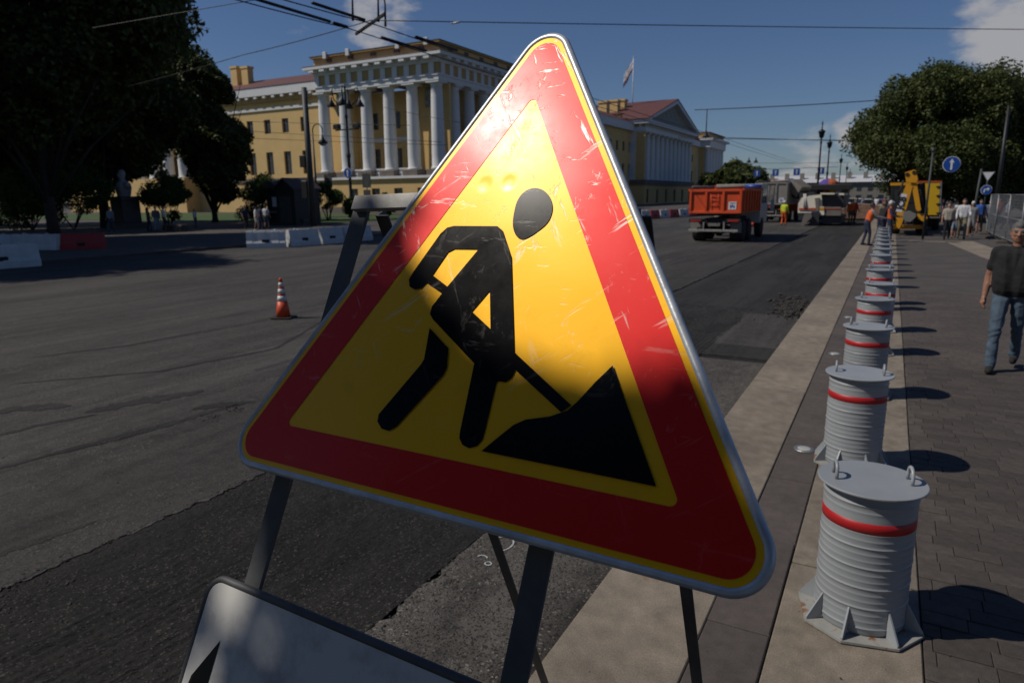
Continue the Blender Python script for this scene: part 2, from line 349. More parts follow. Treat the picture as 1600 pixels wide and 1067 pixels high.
mat('truck_orange', (.74, .088, .014), .5, var=.12, scale=2.5, rust=((.30, .10, .04), .70, 3))
mat('chassis', (.018, .017, .016), .7, var=.3, scale=3)
mat('truck_grey', (.23, .22, .20), .6, var=.15, scale=2)
mat('cab_white', (.62, .61, .58), .4, var=.05, scale=2)
mat('dusty', (.20, .18, .16), .8, var=.2, scale=3)
mat('mill_cream', (.92, .86, .72), .45, var=.05, scale=2)
mat('mill_dark', (.035, .037, .042), .5, var=.2, scale=2)
mat('mill_red', (.50, .09, .03), .5, var=.1, scale=2)
mat('loader_yellow', (.78, .36, .012), .45, var=.08, scale=2)
mat('box_yellow', (.74, .45, .012), .5, var=.06, scale=1)
mat('glass_dark', (.02, .025, .03), .08, var=.1, spec=.8)
mat('sign_blue', (.012, .075, .36), .4, var=.06, scale=3)
mat('sign_white', (.80, .80, .80), .45, var=.04, scale=3)
mat('letter_black', (.012, .012, .014), .5, var=.05)
mat('bark', (.045, .036, .028), .95, var=.35, scale=5, bump=.03, bscale=9)
mat('grass', (.055, .10, .022), .95, var=.35, scale=3, bump=.03, bscale=40)
mat('statue_stone', (.42, .42, .42), .8, var=.15, scale=3)
mat('pedestal', (.10, .085, .08), .7, var=.2, scale=3)
mat('car_blue', (.03, .045, .09), .3, var=.05, coat=.5)
mat('car_pale', (.55, .56, .57), .3, var=.05, coat=.5)
mat('lamp_red', (.45, .02, .015), .4, var=.05)
mat('canvas_purple', (.10, .055, .30), .8, var=.1); mat('canvas_orange', (.55, .14, .05), .8, var=.1)
mat('roof_pale', (.62, .63, .66), .6, var=.06, scale=.3)
mat('far_grey', (.25, .235, .20), .9, var=.1, scale=.4)
mat('flag_white', (.72, .70, .72), .8, var=.06); mat('flag_stripe', (.16, .09, .13), .8, var=.2)
mat('fence_zinc', (.34, .35, .36), .5, .6, var=.15)
mat('rubble', (.045, .041, .037), .95, var=.4, scale=20)
mat('paint_mark', (.55, .56, .56), .8, var=.3, scale=30)
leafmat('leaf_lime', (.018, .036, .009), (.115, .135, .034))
leafmat('leaf_shrub', (.022, .050, .010), (.085, .150, .025))

# ------------------------------------------------------------------ the ground
ZR = -0.10                                                            # road surface; the pavement is 0
tag(MB().box(-900, 900, -300, 1200, -1.2, -0.20).build('ground', 'earth'), kind='structure')
XK0, XK1, XD1, XP = -1.235, -0.635, -0.33, 0.315                      # kerb, dark slabs, pale slabs, pavers
XM0, XM1 = -4.33, -2.22                                               # the milled trench
road = tag(MB().box(-27, XK0-.004, -40, 600, -.19, ZR-.022).build('road', 'asphalt_milled'), kind='structure')

def ragged(name, x0, x1, y0, y1, mat_, z0, z1, edge0=0., edge1=0., step=.12, parent=None, seed=1, ends=0.):
    """asphalt layer with real thickness and broken edges"""
    n = max(2, int((y1-y0)/step)); ys = np.linspace(y0, y1, n+1)
    def jig(e, sd): return e*(vnoise(ys*.9, ys*0+.5, sd)-.5)*.6+e*(vnoise(ys*5.1, ys*0+.5, sd+3)-.5)*.5+e*(vnoise(ys*14, ys*0+.5, sd+5)-.5)*.7+e*(vnoise(ys*33, ys*0+.5, sd+7)-.5)*.5
    a = x0+jig(edge0, seed); b = x1+jig(edge1, seed+9)
    V = []; F = []
    for i in range(n+1): V += [(a[i], ys[i], z0), (a[i]+.012, ys[i], z1), (b[i]-.012, ys[i], z1), (b[i], ys[i], z0)]
    for i in range(n):
        o = 4*i
        for k in range(3): F.append((o+k, o+4+k, o+5+k, o+1+k))
    F += [(0, 1, 2, 3), (4*n+3, 4*n+2, 4*n+1, 4*n)]
    m = MB(); m.add(V, F); return m.build(name, mat_, parent)
ragged('asphalt_layer', -26.9, XM0, -8, 60, 'asphalt_old', ZR-.052, ZR, 0, .12, .022, road, 3)
MB().box(-26.9, XM0, 60.001, 600, ZR-.052, ZR).build('asphalt_layer', 'asphalt_old', road)
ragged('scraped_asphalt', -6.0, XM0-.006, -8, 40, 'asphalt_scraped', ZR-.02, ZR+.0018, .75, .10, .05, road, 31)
ragged('kerbside_asphalt', XM1, XK0-.006, -12, 9.35, 'asphalt_kerbside', ZR-.051, ZR, .13, .0, .022, road, 5)
ragged('fresh_asphalt', XM0+.05, XK0-.008, 9.6, 60, 'asphalt_fresh', ZR-.046, ZR-.007, .04, .0, .1, road, 8)
ragged('kerbside_patch', -2.25, XK0-.02, 10.4, 13.4, 'asphalt_old', ZR-.03, ZR-.006, .22, .25, .1, road, 12)
ragged('kerbside_strip', -2.62, XK0-.007, 15.3, 58, 'asphalt_old', ZR-.03, ZR-.008, .12, .0, .2, road, 15)

# milled bed near the camera: real grooves and lumps
nx, ny = 170, 700
gx = np.linspace(XM0-.02, XM1+.02, nx); gy = np.linspace(.3, 14.0, ny); GX, GY = np.meshgrid(gx, gy)
GZ = (vnoise(GX*4, GY*1.2, 2)-.5)*.006+(vnoise(GX*30, GY*22, 3)-.5)*.005+(vnoise(GX*75, GY*60, 4)-.5)*.007
GZ += (np.abs((GX*14) % 1-.5)-.25)*.012*(vnoise(GX*1.2, GY*.6, 6) > .45)
GZ += .009*(vnoise(GX*1.1, GY*.35, 8) > .62)
V = np.stack([GX, GY, GZ+ZR-.007], -1).reshape(-1, 3)
idx = np.arange(nx*ny).reshape(ny, nx); F = np.stack([idx[:-1, :-1], idx[:-1, 1:], idx[1:, 1:], idx[1:, :-1]], -1).reshape(-1, 4)
link('milled_bed', np_mesh('milled_bed', V, F, ['asphalt_milled']), road)

# loose crumbs of asphalt
def rock(r, seed):
    q = random.Random(seed); t = (1+5**.5)/2
    vs = [Vector(p).normalized()*r*q.uniform(.6, 1.15) for p in ((-1, t, 0), (1, t, 0), (-1, -t, 0), (1, -t, 0), (0, -1, t), (0, 1, t), (0, -1, -t), (0, 1, -t), (t, 0, -1), (t, 0, 1), (-t, 0, -1), (-t, 0, 1))]
    return vs, [(0, 11, 5), (0, 5, 1), (0, 1, 7), (0, 7, 10), (0, 10, 11), (1, 5, 9), (5, 11, 4), (11, 10, 2), (10, 7, 6), (7, 1, 8), (3, 9, 4), (3, 4, 2), (3, 2, 6), (3, 6, 8), (3, 8, 9), (4, 9, 5), (2, 4, 11), (6, 2, 10), (8, 6, 7), (9, 8, 1)]
m = MB()
def crumb(x, y, z, r):
    vs, fs = rock(r, rng.random()); m.add([(v.x+x, v.y+y, v.z*.7+z) for v in vs], fs)
for k in range(5200):
    y = 1.2+9*rng.random()**1.4; e = rng.random()
    if e < .28: x, z = XM1+rng.gauss(-.06, .11), ZR-.010
    elif e < .62: x, z = XM0+rng.gauss(.02, .10), ZR-.010
    else: x, z = rng.uniform(XM0, XM1), ZR-.008
    crumb(x, y, z+(.01 if x > XM1 or x < XM0 else 0), rng.choice((.003, .004, .005, .006, .007, .009, .013)))
for k in range(340): crumb(rng.uniform(XM1, XK0-.02), 1.5+8*rng.random(), ZR, rng.choice((.003, .004, .006, .009)))
for k in range(260): crumb(rng.uniform(-14, XM0), 2+14*rng.random(), ZR, rng.choice((.004, .006, .008, .012)))
for k in range(700):
    p = g(1236+rng.gauss(0, 13), 480+rng.gauss(0, 7), ZR); crumb(min(p.x, XK0-.03), p.y, ZR+abs(rng.gauss(0, .02)), rng.uniform(.008, .055))
for k in range(160):
    p = g(1120+rng.uniform(-60, 60), 490+rng.gauss(0, 9), ZR); crumb(p.x, p.y, ZR-.01, rng.uniform(.008, .035))
for (px, py, n, s) in ((702, 908, 22, .02), (712, 917, 10, .012), (925, 912, 10, .012), (740, 928, 6, .01), (370, 640, 30, .05), (330, 655, 30, .05)):
    c = g(px, py, ZR)
    for k in range(n): crumb(c.x+rng.gauss(0, s), c.y+rng.gauss(0, s), ZR, rng.uniform(.003, .012)*(1 if s < .03 else 2))
for k in range(240): crumb(rng.uniform(XK0, 2.6), 2.4+9*rng.random()**1.3, .003, rng.choice((.002, .003, .003, .005)))
tag(m.build('asphalt_rubble', 'rubble'), 'black crumbs of broken asphalt scattered over the road', 'rubble', kind='stuff')

def tar_streak(pts, w, seed):
    """smear of dark binder dragged along the road"""
    P = [g(x, y, ZR) for x, y in pts]; q = []
    for a, b in zip(P[:-1], P[1:]): q += [a.lerp(b, k/26) for k in range(26)]
    q.append(P[-1]); vs = []; n = len(q)
    for i, p in enumerate(q):
        d = (q[min(i+1, n-1)]-q[max(i-1, 0)]).normalized(); sd = Vector((-d.y, d.x, 0)); u = i/(n-1); ww = w*math.sin(math.pi*min(max(u, .02), .98))**.5
        j1, j2 = (float(vnoise(np.array([i*.45]), np.array([seed+.5]), s_)[0]) for s_ in (3, 8))
        for e_ in (p+sd*ww*(.15+.9*j1), p-sd*ww*(.15+.9*j2)): vs.append((e_.x, e_.y, ZR+.0042))
    m = MB(); m.add(vs, [(2*i, 2*i+1, 2*i+3, 2*i+2) for i in range(n-1)]); m.build('tar_streak', 'asphalt_fresh', road)
for k_, (pts, w_) in enumerate([([(-40, 648), (60, 636), (110, 634)], .20), ([(132, 645), (220, 628), (318, 610)], .22), ([(-40, 742), (120, 700), (260, 664), (372, 632)], .10), ([(300, 640), (352, 632), (398, 628)], .16), ([(-40, 690), (60, 664), (150, 648)], .07), ([(560, 470), (430, 545), (250, 580), (20, 600)], .06), ([(40, 560), (200, 540), (420, 500)], .05), ([(-40, 880), (60, 846), (150, 815)], .06)]):
    tar_streak(pts, w_, k_)
# white survey marks sprayed on the asphalt beside the kerb
m = MB()
def ring(cx, cy, rx, ry, a0, a1, w):
    k = 14; vs = []
    for i in range(k+1):
        a = math.radians(a0+(a1-a0)*i/k); ww = w*(.5+.5*rng.random())
        for s_ in (-1, 1): vs.append((cx+(rx+s_*ww)*math.cos(a), cy+(ry+s_*ww)*math.sin(a), ZR+.0045))
    m.add(vs, [(2*i, 2*i+1, 2*i+3, 2*i+2) for i in range(k)])
c = g(783, 850, ZR)
ring(c.x, c.y, .075, .10, -80, 150, .007); ring(c.x-.02, c.y-.20, .03, .02, 0, 200, .006); ring(c.x+.05, c.y-.25, .02, .02, 0, 360, .006)
m.build('sprayed_mark', 'paint_mark', road)

pavement = tag(MB().box(XK0, 60, -40, 600, -.19, -.030).build('pavement', 'joint_sand'), kind='structure')
def slab_row(name, x0, x1, ystart, length, yend, mat_, dz=0.0):
    m = MB().box(x0+.003, x1-.003, .005, length-.005, -.17 if x0 == XK0 else -.028, 0, .006); me = m.mesh(name, mat_)
    y = ystart
    while y < yend:
        o = link(name, me, pavement, (rng.uniform(-.002, .002), y, dz+rng.uniform(-.005, .004)), rng.uniform(-.0010, .0010)); y += length
slab_row('kerb_stone', XK0, XK1, 7.75-3.3*3, 3.3, 70, 'granite_pale', .004)
slab_row('dark_slab', XK1, XD1, 3.18-1.02*4, 1.02, 60, 'granite_dark')
slab_row('pale_slab', XD1, XP, 3.97-1.62*3, 1.62, 60, 'granite_pale', .001)
# block paving: the nearest 300 are single pieces, the rest one mass
PW, PD = .235, .118
pav = []
for r in range(int(-1.0/PD), int(17/PD)):
    off = rng.uniform(0, PW); x = XP+.004-off; 
    while x < 7:
        pav.append((x, r*PD)); x += PW
def inframe(x, y):
    c = RB.T@np.array([x, y, -CAMH]); px = CX+FPX*c[0]/-c[2]; py = CY-FPX*c[1]/-c[2]; return -80 < px < 1690 and py < 1130
pav.sort(key=lambda p: p[0]**2+p[1]**2+(0 if p[1] > 1 and inframe(p[0]+.1, p[1]+.06) else 1e4))     # the largest in view come first
me_p = MB().box(.0016, PW-.0016, .0016, PD-.0016, -.028, 0, .003).mesh('paver', 'paver')
rest = MB()
for i, (x, y) in enumerate(pav):
    if x < XP: w0 = XP+.003-x
    else: w0 = 0
    dz = rng.uniform(-.0038, .0028)
    if i < 300 and w0 == 0:
        o = link('paver', me_p, pavement, (x, y, dz), rng.uniform(-.006, .006))
    else: rest.box(x+.0016+w0, x+PW-.0016, y+.0016, y+PD-.0016, -.028, dz, .003)
tag(rest.build('paving_blocks', 'paver', pavement), kind='stuff')
MB().box(XP+.003, 60, 17.01, 600, -.028, -.0015).build('far_paving', 'far_paving', pavement)
MB().box(7.26, 60, -.959, 17.009, -.028, -.0015).build('side_paving', 'far_paving', pavement)
MB().box(XP+.003, 60, -40, -.96, -.028, -.0015).build('near_paving', 'far_paving', pavement)
# pale crossing strips of granite further up the pavement
for (a, b, w) in ((g(1497, 377), g(1600, 415), 1.1), (g(1420, 376), g(1500, 379), .5)):
    m = MB(); m.bar((a.x, a.y, -.005), (b.x, b.y, -.005), w, .016); m.build('crossing_strip', 'granite_pale', pavement)
# far side: pavement and lawns in front of the palace
tag(MB().box(-400, -27.02, -40, 600, -.19, .01, .02).build('far_pavement', 'far_paving'), kind='structure')
for (x0, x1, y0, y1) in ((-53, -43, 46, 74), (-120, -56, 46, 74)):
    tag(MB().box(x0, x1, y0, y1, .0, .07, .03).build('lawn', 'grass'), kind='structure')

# ------------------------------------------------------------------ the palace
PY, PXF = 80.0, -54.55                                                 # corner of the pavilion
def zy(py, px=686): return atY(px, py, PY).z
palace = thing('palace', 'long yellow classical palace with white columned porticoes behind the road', 'building', (-70, 90, 0))
def pbuild(m, name, mt, parent=None):
    o = m.build(name, mt, None); o.parent = parent or palace
    if parent is None: o.location = -Vector(palace.location)
    return o
Z_ST, Z_CB, Z_CT, Z_AR, Z_FR, Z_CO, Z_AT, Z_TOP = 5.15, 5.95, 17.35, 18.2, 19.55, 20.70, 20.8, 22.25
CW = .92
def column_mesh(h, r):
    prof = [(r*1.16, 0), (r*1.16, .18), (r*1.06, .3), (r, .42)]
    prof += [(r*(1-.17*t**1.7), .42+(h-1.15)*t) for t in (.15, .3, .45, .6, .75, .9, 1.)]
    prof += [(r*.88, h-.7), (r*.83, h-.62), (r*.84, h-.45), (r*1.02, h-.3), (r*1.1, h-.24)]
    m = MB(); m.lathe(prof, 20); m.box(-r*1.15, r*1.15, -r*1.15, r*1.15, h-.24, h-.003); return m.mesh('column', 'stucco_white')
COLM = column_mesh(Z_CT-Z_CB, CW)
base_off = -Vector(palace.location)
def column(x, y, me=COLM, z=Z_CB):
    o = link('column', me, palace); o.location = Vector((x, y, z))+base_off
    return o
WINM = {}
def window(x, y, z, w, h, facing='-y', arch=False):
    """recessed sash: dark pane with glazing bars, pale reveal"""
    key = (w, h, facing)
    if key not in WINM:
        m1 = MB(); m2 = MB()
        def B(mm, a0, a1, d0, d1, z0, z1):
            if facing == '-y': mm.box(a0, a1, d0, d1, z0, z1)
            else: mm.box(-d1, -d0, a0, a1, z0, z1)
        B(m1, -w/2, w/2, .03, .06, 0, h)
        t = .11
        for (a0, a1, z0, z1) in ((-w/2, -w/2+t, 0, h), (w/2-t, w/2, 0, h), (-w/2+t, w/2-t, 0, t), (-w/2+t, w/2-t, h-t, h), (-.05, .05, t, h-t), (-w/2+t, -.05, h*.62, h*.62+.09), (.05, w/2-t, h*.62, h*.62+.09)):
            B(m2, a0, a1, -.02, .028, z0, z1)
        m3 = MB(); B(m3, -w/2-.15, w/2+.15, -.22, -.002, -.16, -.002)
        WINM[key] = (m1.mesh('window', 'pane'), m2.mesh('window_frame', 'frame_brown'), m3.mesh('window_sill', 'stone_base'))
    a, b, c = WINM[key]
    o = link('window', a, palace); o.location = Vector((x, y, z))+base_off
    link('window_frame', b, o); link('window_sill', c, o)
def wall_y(name, x0, x1, y, z0, z1, openings, depth=.45, mt='ochre', reveal='stucco_white'):
    """wall facing -Y at y with real openings (x, z, w, h): a grid of boxes round the holes"""
    m = MB(); xs = sorted({x0, x1, *[o[0]-o[2]/2 for o in openings], *[o[0]+o[2]/2 for o in openings]}); zs = sorted({z0, z1, *[o[1] for o in openings], *[o[1]+o[3] for o in openings]})
    for i in range(len(xs)-1):
        run = None
        for j in range(len(zs)-1):
            cx_, cz_ = (xs[i]+xs[i+1])/2, (zs[j]+zs[j+1])/2
            hole = any(abs(cx_-o[0]) < o[2]/2 and o[1] < cz_ < o[1]+o[3] for o in openings)
            if not hole and run is None: run = zs[j]
            if (hole or j == len(zs)-2) and run is not None:
                m.box(xs[i], xs[i+1], y, y+depth, run, zs[j] if hole else zs[j+1]); run = None
    pbuild(m, name, mt)
    for o in openings: window(o[0], y+.30, o[1], o[2], o[3])
def wall_x(name, y0, y1, x, z0, z1, openings, depth=.45, mt='ochre'):
    m = MB(); ys = sorted({y0, y1, *[o[0]-o[2]/2 for o in openings], *[o[0]+o[2]/2 for o in openings]}); zs = sorted({z0, z1, *[o[1] for o in openings], *[o[1]+o[3] for o in openings]})
    for i in range(len(ys)-1):
        run = None
        for j in range(len(zs)-1):
            cy_, cz_ = (ys[i]+ys[i+1])/2, (zs[j]+zs[j+1])/2
            hole = any(abs(cy_-o[0]) < o[2]/2 and o[1] < cz_ < o[1]+o[3] for o in openings)
            if not hole and run is None: run = zs[j]
            if (hole or j == len(zs)-2) and run is not None:
                m.box(x-depth, x, ys[i], ys[i+1], run, zs[j] if hole else zs[j+1]); run = None
    pbuild(m, name, mt)
    for o in openings: window(x-.30, o[0], o[1], o[2], o[3], '+x')

colx = [atY(px, 200, PY).x for px in (508, 542, 575, 610, 646, 684)]
sp = (colx[-1]-colx[0])/5; colx = [colx[-1]-sp*k for k in range(6)][::-1]
CX0, CX1 = colx[0]-.6, colx[-1]+1.35                                 # the pavilion's width on the near face
coly = [PY+sp*k for k in range(1, 7)]
CY0, CY1 = PY-1.35, coly[-1]+1.5
for x in colx: column(x, PY)
for y in coly: column(colx[-1], y)
# plinth storey
wall_y('base_wall', CX0, CX1-.01, CY0, 0, Z_ST-.35, [(x+sp/2, 1.2, 1.5, 2.3) for x in colx[:-1]], .5, 'ochre')
wall_x('base_wall', CY0+.5, CY1, CX1, 0, Z_ST-.35, [(y+sp/2, 1.2, 1.5, 2.3) for y in [PY]+coly[:-1]], .5, 'ochre')
m = MB(); m.box(CX0-.35, CX1+.35, CY0-.35, CY1+.3, Z_ST-.349, Z_ST); pbuild(m, 'plinth_cornice', 'stucco_white')
m = MB(); m.box(CX0-.06, CX1+.06, CY0-.06, CY0-.002, 0, .9); m.box(CX1+.002, CX1+.06, CY0, CY1, 0, .9); pbuild(m, 'plinth', 'stone_base')
me = MB().box(-1.25, 1.25, -1.25, 1.25, 0, Z_CB-Z_ST-.002, .05).mesh('pedestal', 'stone_base')
for (x, y) in [(x, PY) for x in colx]+[(colx[-1], y) for y in coly]:
    o = link('pedestal', me, palace); o.location = Vector((x, y, Z_ST+.001))+base_off
# loggia: end piers in the light, deep recess between them
RW = PY+1.75
wall_y('loggia_wall', CX0+.2, colx[1]+.1, RW, Z_ST, Z_CT, [], .5)
wall_y('loggia_wall', colx[4]-.1, CX1-.55, RW, Z_ST, Z_CT, [], .5)
ops = []
for k in (1, 2, 3):
    xm = (colx[k]+colx[k+1])/2; ops += [(xm, Z_CB, 1.7, 3.4), (xm, Z_CB+6.2, 1.5, 2.4)]
wall_y('loggia_wall', colx[1]+.1, colx[4]-.1, RW+2.3, Z_ST, Z_CT, ops, .5)
for x_ in (colx[1]+.1, colx[4]-.5): m = MB(); m.box(x_, x_+.4, RW+.5, RW+2.3, Z_ST, Z_CT); pbuild(m, 'loggia_side', 'ochre')
m = MB(); m.box(colx[1]+.5, colx[4]-.5, RW+2.05, RW+2.298, Z_CB+4.3, Z_CB+4.95); pbuild(m, 'string_course', 'stucco_white')
for x0 in (colx[0]+.95, colx[4]+.95):
    m = MB(); m.box(x0, x0+sp-1.9, RW-.12, RW-.002, Z_CT-3.0, Z_CT-.35); pbuild(m, 'relief_panel', 'relief')
wall_x('loggia_wall', RW+.5, CY1, CX1-2.6, Z_ST, Z_CT, [(y-sp/2, Z_CB+.3, 1.6, 3.2) for y in coly]+[(y-sp/2, Z_CB+6.4, 1.4, 2.2) for y in coly], .5)
m = MB(); m.box(CX1-2.6, CX1-2.48, PY+.9+sp*.1, PY+sp-1., Z_CT-3.0, Z_CT-.35); pbuild(m, 'relief_panel', 'relief')
bal = MB().lathe([(.07, 0), (.11, .12), (.15, .38), (.08, .66), (.07, .72), (.11, .8)], 8).mesh('baluster', 'stucco_white')
def balustrade(p, q, n):
    a, b = Vector(p), Vector(q); m = MB()
    m.bar(a+Vector((0, 0, 1.02)), b+Vector((0, 0, 1.02)), .42, .2); m.bar(a+Vector((0, 0, .08)), b+Vector((0, 0, .08)), .42, .16); pbuild(m, 'balustrade_rail', 'stucco_white')
    for k in range(n):
        o = link('baluster', bal, palace); o.location = a.lerp(b, (k+.5)/n)+Vector((0, 0, .161))+base_off
for k in (1, 2, 3): balustrade((colx[k]+1.26, PY, Z_ST+.002), (colx[k+1]-1.26, PY, Z_ST+.002), 7)
# entablature
def ring_band(name, z0, z1, o0, mt, depth=1.6):
    m = MB(); m.box(CX0-o0, CX1+o0, CY0-o0, CY0-o0+depth, z0, z1); m.box(CX1+o0-depth, CX1+o0, CY0-o0+depth+.001, CY1, z0, z1); pbuild(m, name, mt)
ring_band('architrave', Z_CT+.001, Z_AR-.25, -.25, 'stucco_white'); ring_band('taenia', Z_AR-.249, Z_AR, -.12, 'stucco_white')
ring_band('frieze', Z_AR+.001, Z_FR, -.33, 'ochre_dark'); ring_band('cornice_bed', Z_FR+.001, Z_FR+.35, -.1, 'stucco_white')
ring_band('cornice', Z_FR+.75, Z_CO, .95, 'stucco_white', 2.6); ring_band('cornice_soffit', Z_FR+.351, Z_FR+.749, .1, 'stucco_white')
m = MB(); m.box(CX0-.98, CX1+.98, CY0-.98, CY1, Z_CO+.001, Z_CO+.07); pbuild(m, 'cornice_flashing', 'roof_red')
tri = MB(); tri.box(-.42, .42, -.14, 0, 0, Z_FR-Z_AR-.01)
tri = tri.mesh('triglyph', 'stucco_white'); mut = MB().box(-.45, .45, -.8, 0, 0, .34).mesh('mutule', 'stucco_white')
trx = MB().box(0, .14, -.42, .42, 0, Z_FR-Z_AR-.01).mesh('triglyph', 'stucco_white'); mux = MB().box(0, .8, -.45, .45, 0, .34).mesh('mutule', 'stucco_white')
for k in range(11):
    x = colx[0]+sp/2*k
    for me, yy, zz in ((tri, CY0+.33, Z_AR+.005), (mut, CY0-.1, Z_FR+.38)):
        o = link(me.name, me, palace); o.location = Vector((x, yy-.001, zz))+base_off
for k in range(14):
    y = PY+sp/2*k
    for me, xx, zz in ((trx, CX1-.33, Z_AR+.005), (mux, CX1+.1, Z_FR+.38)):
        o = link(me.name, me, palace); o.location = Vector((xx+.001, y, zz))+base_off
# attic with small dark openings
m = MB(); m.box(CX0+.1, CX1-.1, CY0+.35, CY0+1.0, Z_AT, Z_TOP-.3); m.box(CX1-.75, CX1-.1, CY0+1.001, CY1, Z_AT, Z_TOP-.3); pbuild(m, 'attic_wall', 'ochre')
m = MB(); m.box(CX0-.25, CX1+.25, CY0-.05, CY1+.3, Z_TOP-.299, Z_TOP-.12); pbuild(m, 'attic_coping', 'ochre_dark')
m = MB(); m.box(CX0-.3, CX1+.3, CY0-.1, CY1+.3, Z_TOP-.119, Z_TOP); pbuild(m, 'attic_roof', 'roof_dark')
for k in range(5):
    x = colx[k]+sp*.62; m = MB(); m.box(x-.5, x+.5, CY0+.25, CY0+.349, Z_AT+.45, Z_AT+.95); pbuild(m, 'attic_vent', 'frame_brown')
for k in range(6):
    y = PY+sp*(k+.4); m = MB(); m.box(CX1-.099, CX1-.02, y-.5, y+.5, Z_AT+.45, Z_AT+.95); pbuild(m, 'attic_vent', 'frame_brown')
for k in (0.55, 1.6, 3.75, 4.9):
    x = colx[0]+sp*k; m = MB(); m.box(x-.3, x+.3, CY0-.35, CY0+.0, Z_TOP-.55, Z_TOP+.35, .05); pbuild(m, 'floodlight_box', 'sign_white')
# the long wing to the left, half hidden by trees
WY = PY+3.0; WX0 = -150
wops = []
for px in (397, 424, 451, 478): pass
x = CX0-2.6; wing_x = []
while x > WX0+3: wing_x.append(x); x -= 4.05
for x in wing_x: wops += [(x, 6.1, 1.55, 3.6), (x, 12.6, 1.45, 2.2)]
wall_y('wing_wall', WX0, CX0+.19, WY, 0, 17.5, wops, .5)
m = MB(); m.box(WX0, CX0-.4, WY-.25, WY-.002, 5.0, 5.5); pbuild(m, 'string_course', 'stone_base')
m = MB(); m.box(WX0, CX0-.4, WY-.2, WY-.002, 16.2, 16.6); pbuild(m, 'string_course', 'stucco_white')
m = MB(); m.box(WX0, CX0-1.0, WY-1.0, WY+1.2, 18.4, 19.7); pbuild(m, 'cornice', 'stucco_white')
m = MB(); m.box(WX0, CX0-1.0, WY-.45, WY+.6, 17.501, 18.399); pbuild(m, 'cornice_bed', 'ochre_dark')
bkm = MB().box(-.3, .3, WY-.95, WY-.46, 18.0, 18.398).mesh('cornice_bracket', 'stucco_white')
for x in np.arange(WX0, CX0-2, 2.0): o = link('cornice_bracket', bkm, palace); o.location = Vector((x, 0, 0))+base_off
m = MB(); m.add([(WX0, WY-1.1, 19.71), (CX0-.99, WY-1.1, 19.71), (CX0-.99, WY+6, 22.3), (WX0, WY+6, 22.3), (WX0, WY+14, 19.71), (CX0-.99, WY+14, 19.71)], [(0, 1, 2, 3), (3, 2, 5, 4), (1, 5, 2), (0, 3, 4), (0, 4, 5, 1)]); pbuild(m, 'wing_roof', 'roof_red')
for px in (369, 386):
    p = atY(px, 112, WY+4); m = MB(); m.box(p.x-.75, p.x+.75, WY+3.4, WY+4.6, 20.4, p.z+.4); m.box(p.x-.9, p.x+.9, WY+3.3, WY+4.7, p.z+.401, p.z+.75); pbuild(m, 'chimney', 'ochre')
for k in range(4):                                                     # a second portico glimpsed between the trees
    column(atY(283, 220, WY-1.6).x-4.1*k, WY-1.6)
m = MB(); xa = atY(283, 220, WY-1.6).x; m.box(xa-14, xa+1.4, WY-2.9, WY-1.01, Z_CT+.01, 19.5); pbuild(m, 'architrave', 'stucco_white')
m = MB(); m.box(xa-14, xa+1.4, WY-2.9, WY-.01, 0, Z_CB-.01); pbuild(m, 'porch_base', 'ochre')
# street front beyond the pavilion
FX = CX1-4.0
fops = []
y = CY1+3
while y < 172: fops += [(y, 6.3, 1.6, 3.4), (y, 12.6, 1.5, 2.2)]; y += 4.4
wall_x('street_wall', CY1, 176, FX, 0, 17.5, fops, .5)
m = MB(); m.box(FX-1.2, FX+1.0, CY1, 172, 17.501, 19.3); pbuild(m, 'cornice', 'stucco_white')
m = MB(); m.add([(FX+1.1, CY1, 19.31), (FX+1.1, 172, 19.31), (FX-6, 172, 22.2), (FX-6, CY1, 22.2), (FX-13, CY1, 19.31), (FX-13, 172, 19.31)], [(0, 1, 2, 3), (3, 2, 5, 4), (1, 5, 2), (0, 3, 4)]); pbuild(m, 'street_roof', 'roof_red')
# pedimented portico
QX = CX1-.2; Q0, Q1 = atX(1010, 250, QX).y-1.2, atX(1083, 250, QX).y+1.2
qc = [Q0+1.4+(Q1-Q0-2.8)*k/11 for k in range(12)]
for y in qc: column(QX-1.4, y)
wall_y('portico_side', QX-15, QX-.2, Q0+.35, 0, Z_CT, [(QX-6.0, 6.3, 2.0, 3.8), (QX-6.0, 13.0, 1.8, 2.4), (QX-11, 6.3, 2.0, 3.8), (QX-11, 13.0, 1.8, 2.4)], .5)
m = MB(); m.box(QX-4.2, QX-2.5, Q0+.1, Q0+.349, Z_CB, Z_CT); pbuild(m, 'pilaster', 'stucco_white')
wall_x('portico_wall', Q0+.86, Q1, QX-3.2, Z_ST, Z_CT, [((qc[k]+qc[k+1])/2, 6.4, 1.5, 3.2) for k in range(11)], .4, 'ochre')
wall_x('portico_base', Q0+.86, Q1, QX-.1, 0, Z_ST-.4, [((qc[k]+qc[k+1])/2, .3, 2.0, 3.4) for k in range(0, 11, 2)], .5, 'ochre')
m = MB(); m.box(QX-5, QX+.3, Q0-.1, Q1+.1, Z_ST-.399, Z_CB-.01); pbuild(m, 'portico_stylobate', 'stone_base')
m = MB(); m.box(QX-15, QX, Q0, Q1, Z_CT+.002, Z_AR+.2); pbuild(m, 'architrave', 'stucco_white')
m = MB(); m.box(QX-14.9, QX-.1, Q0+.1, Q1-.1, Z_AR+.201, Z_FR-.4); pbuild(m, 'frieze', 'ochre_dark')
m = MB()
for k in range(34): m.box(QX-.099, QX+.06, Q0+.5+k*(Q1-Q0-1)/33-.3, Q0+.5+k*(Q1-Q0-1)/33+.3, Z_AR+.21, Z_FR-.41)
for k in range(7): m.box(QX-14+k*2.1-.3, QX-14+k*2.1+.3, Q0-.06, Q0+.099, Z_AR+.21, Z_FR-.41)
pbuild(m, 'triglyphs', 'stucco_white')
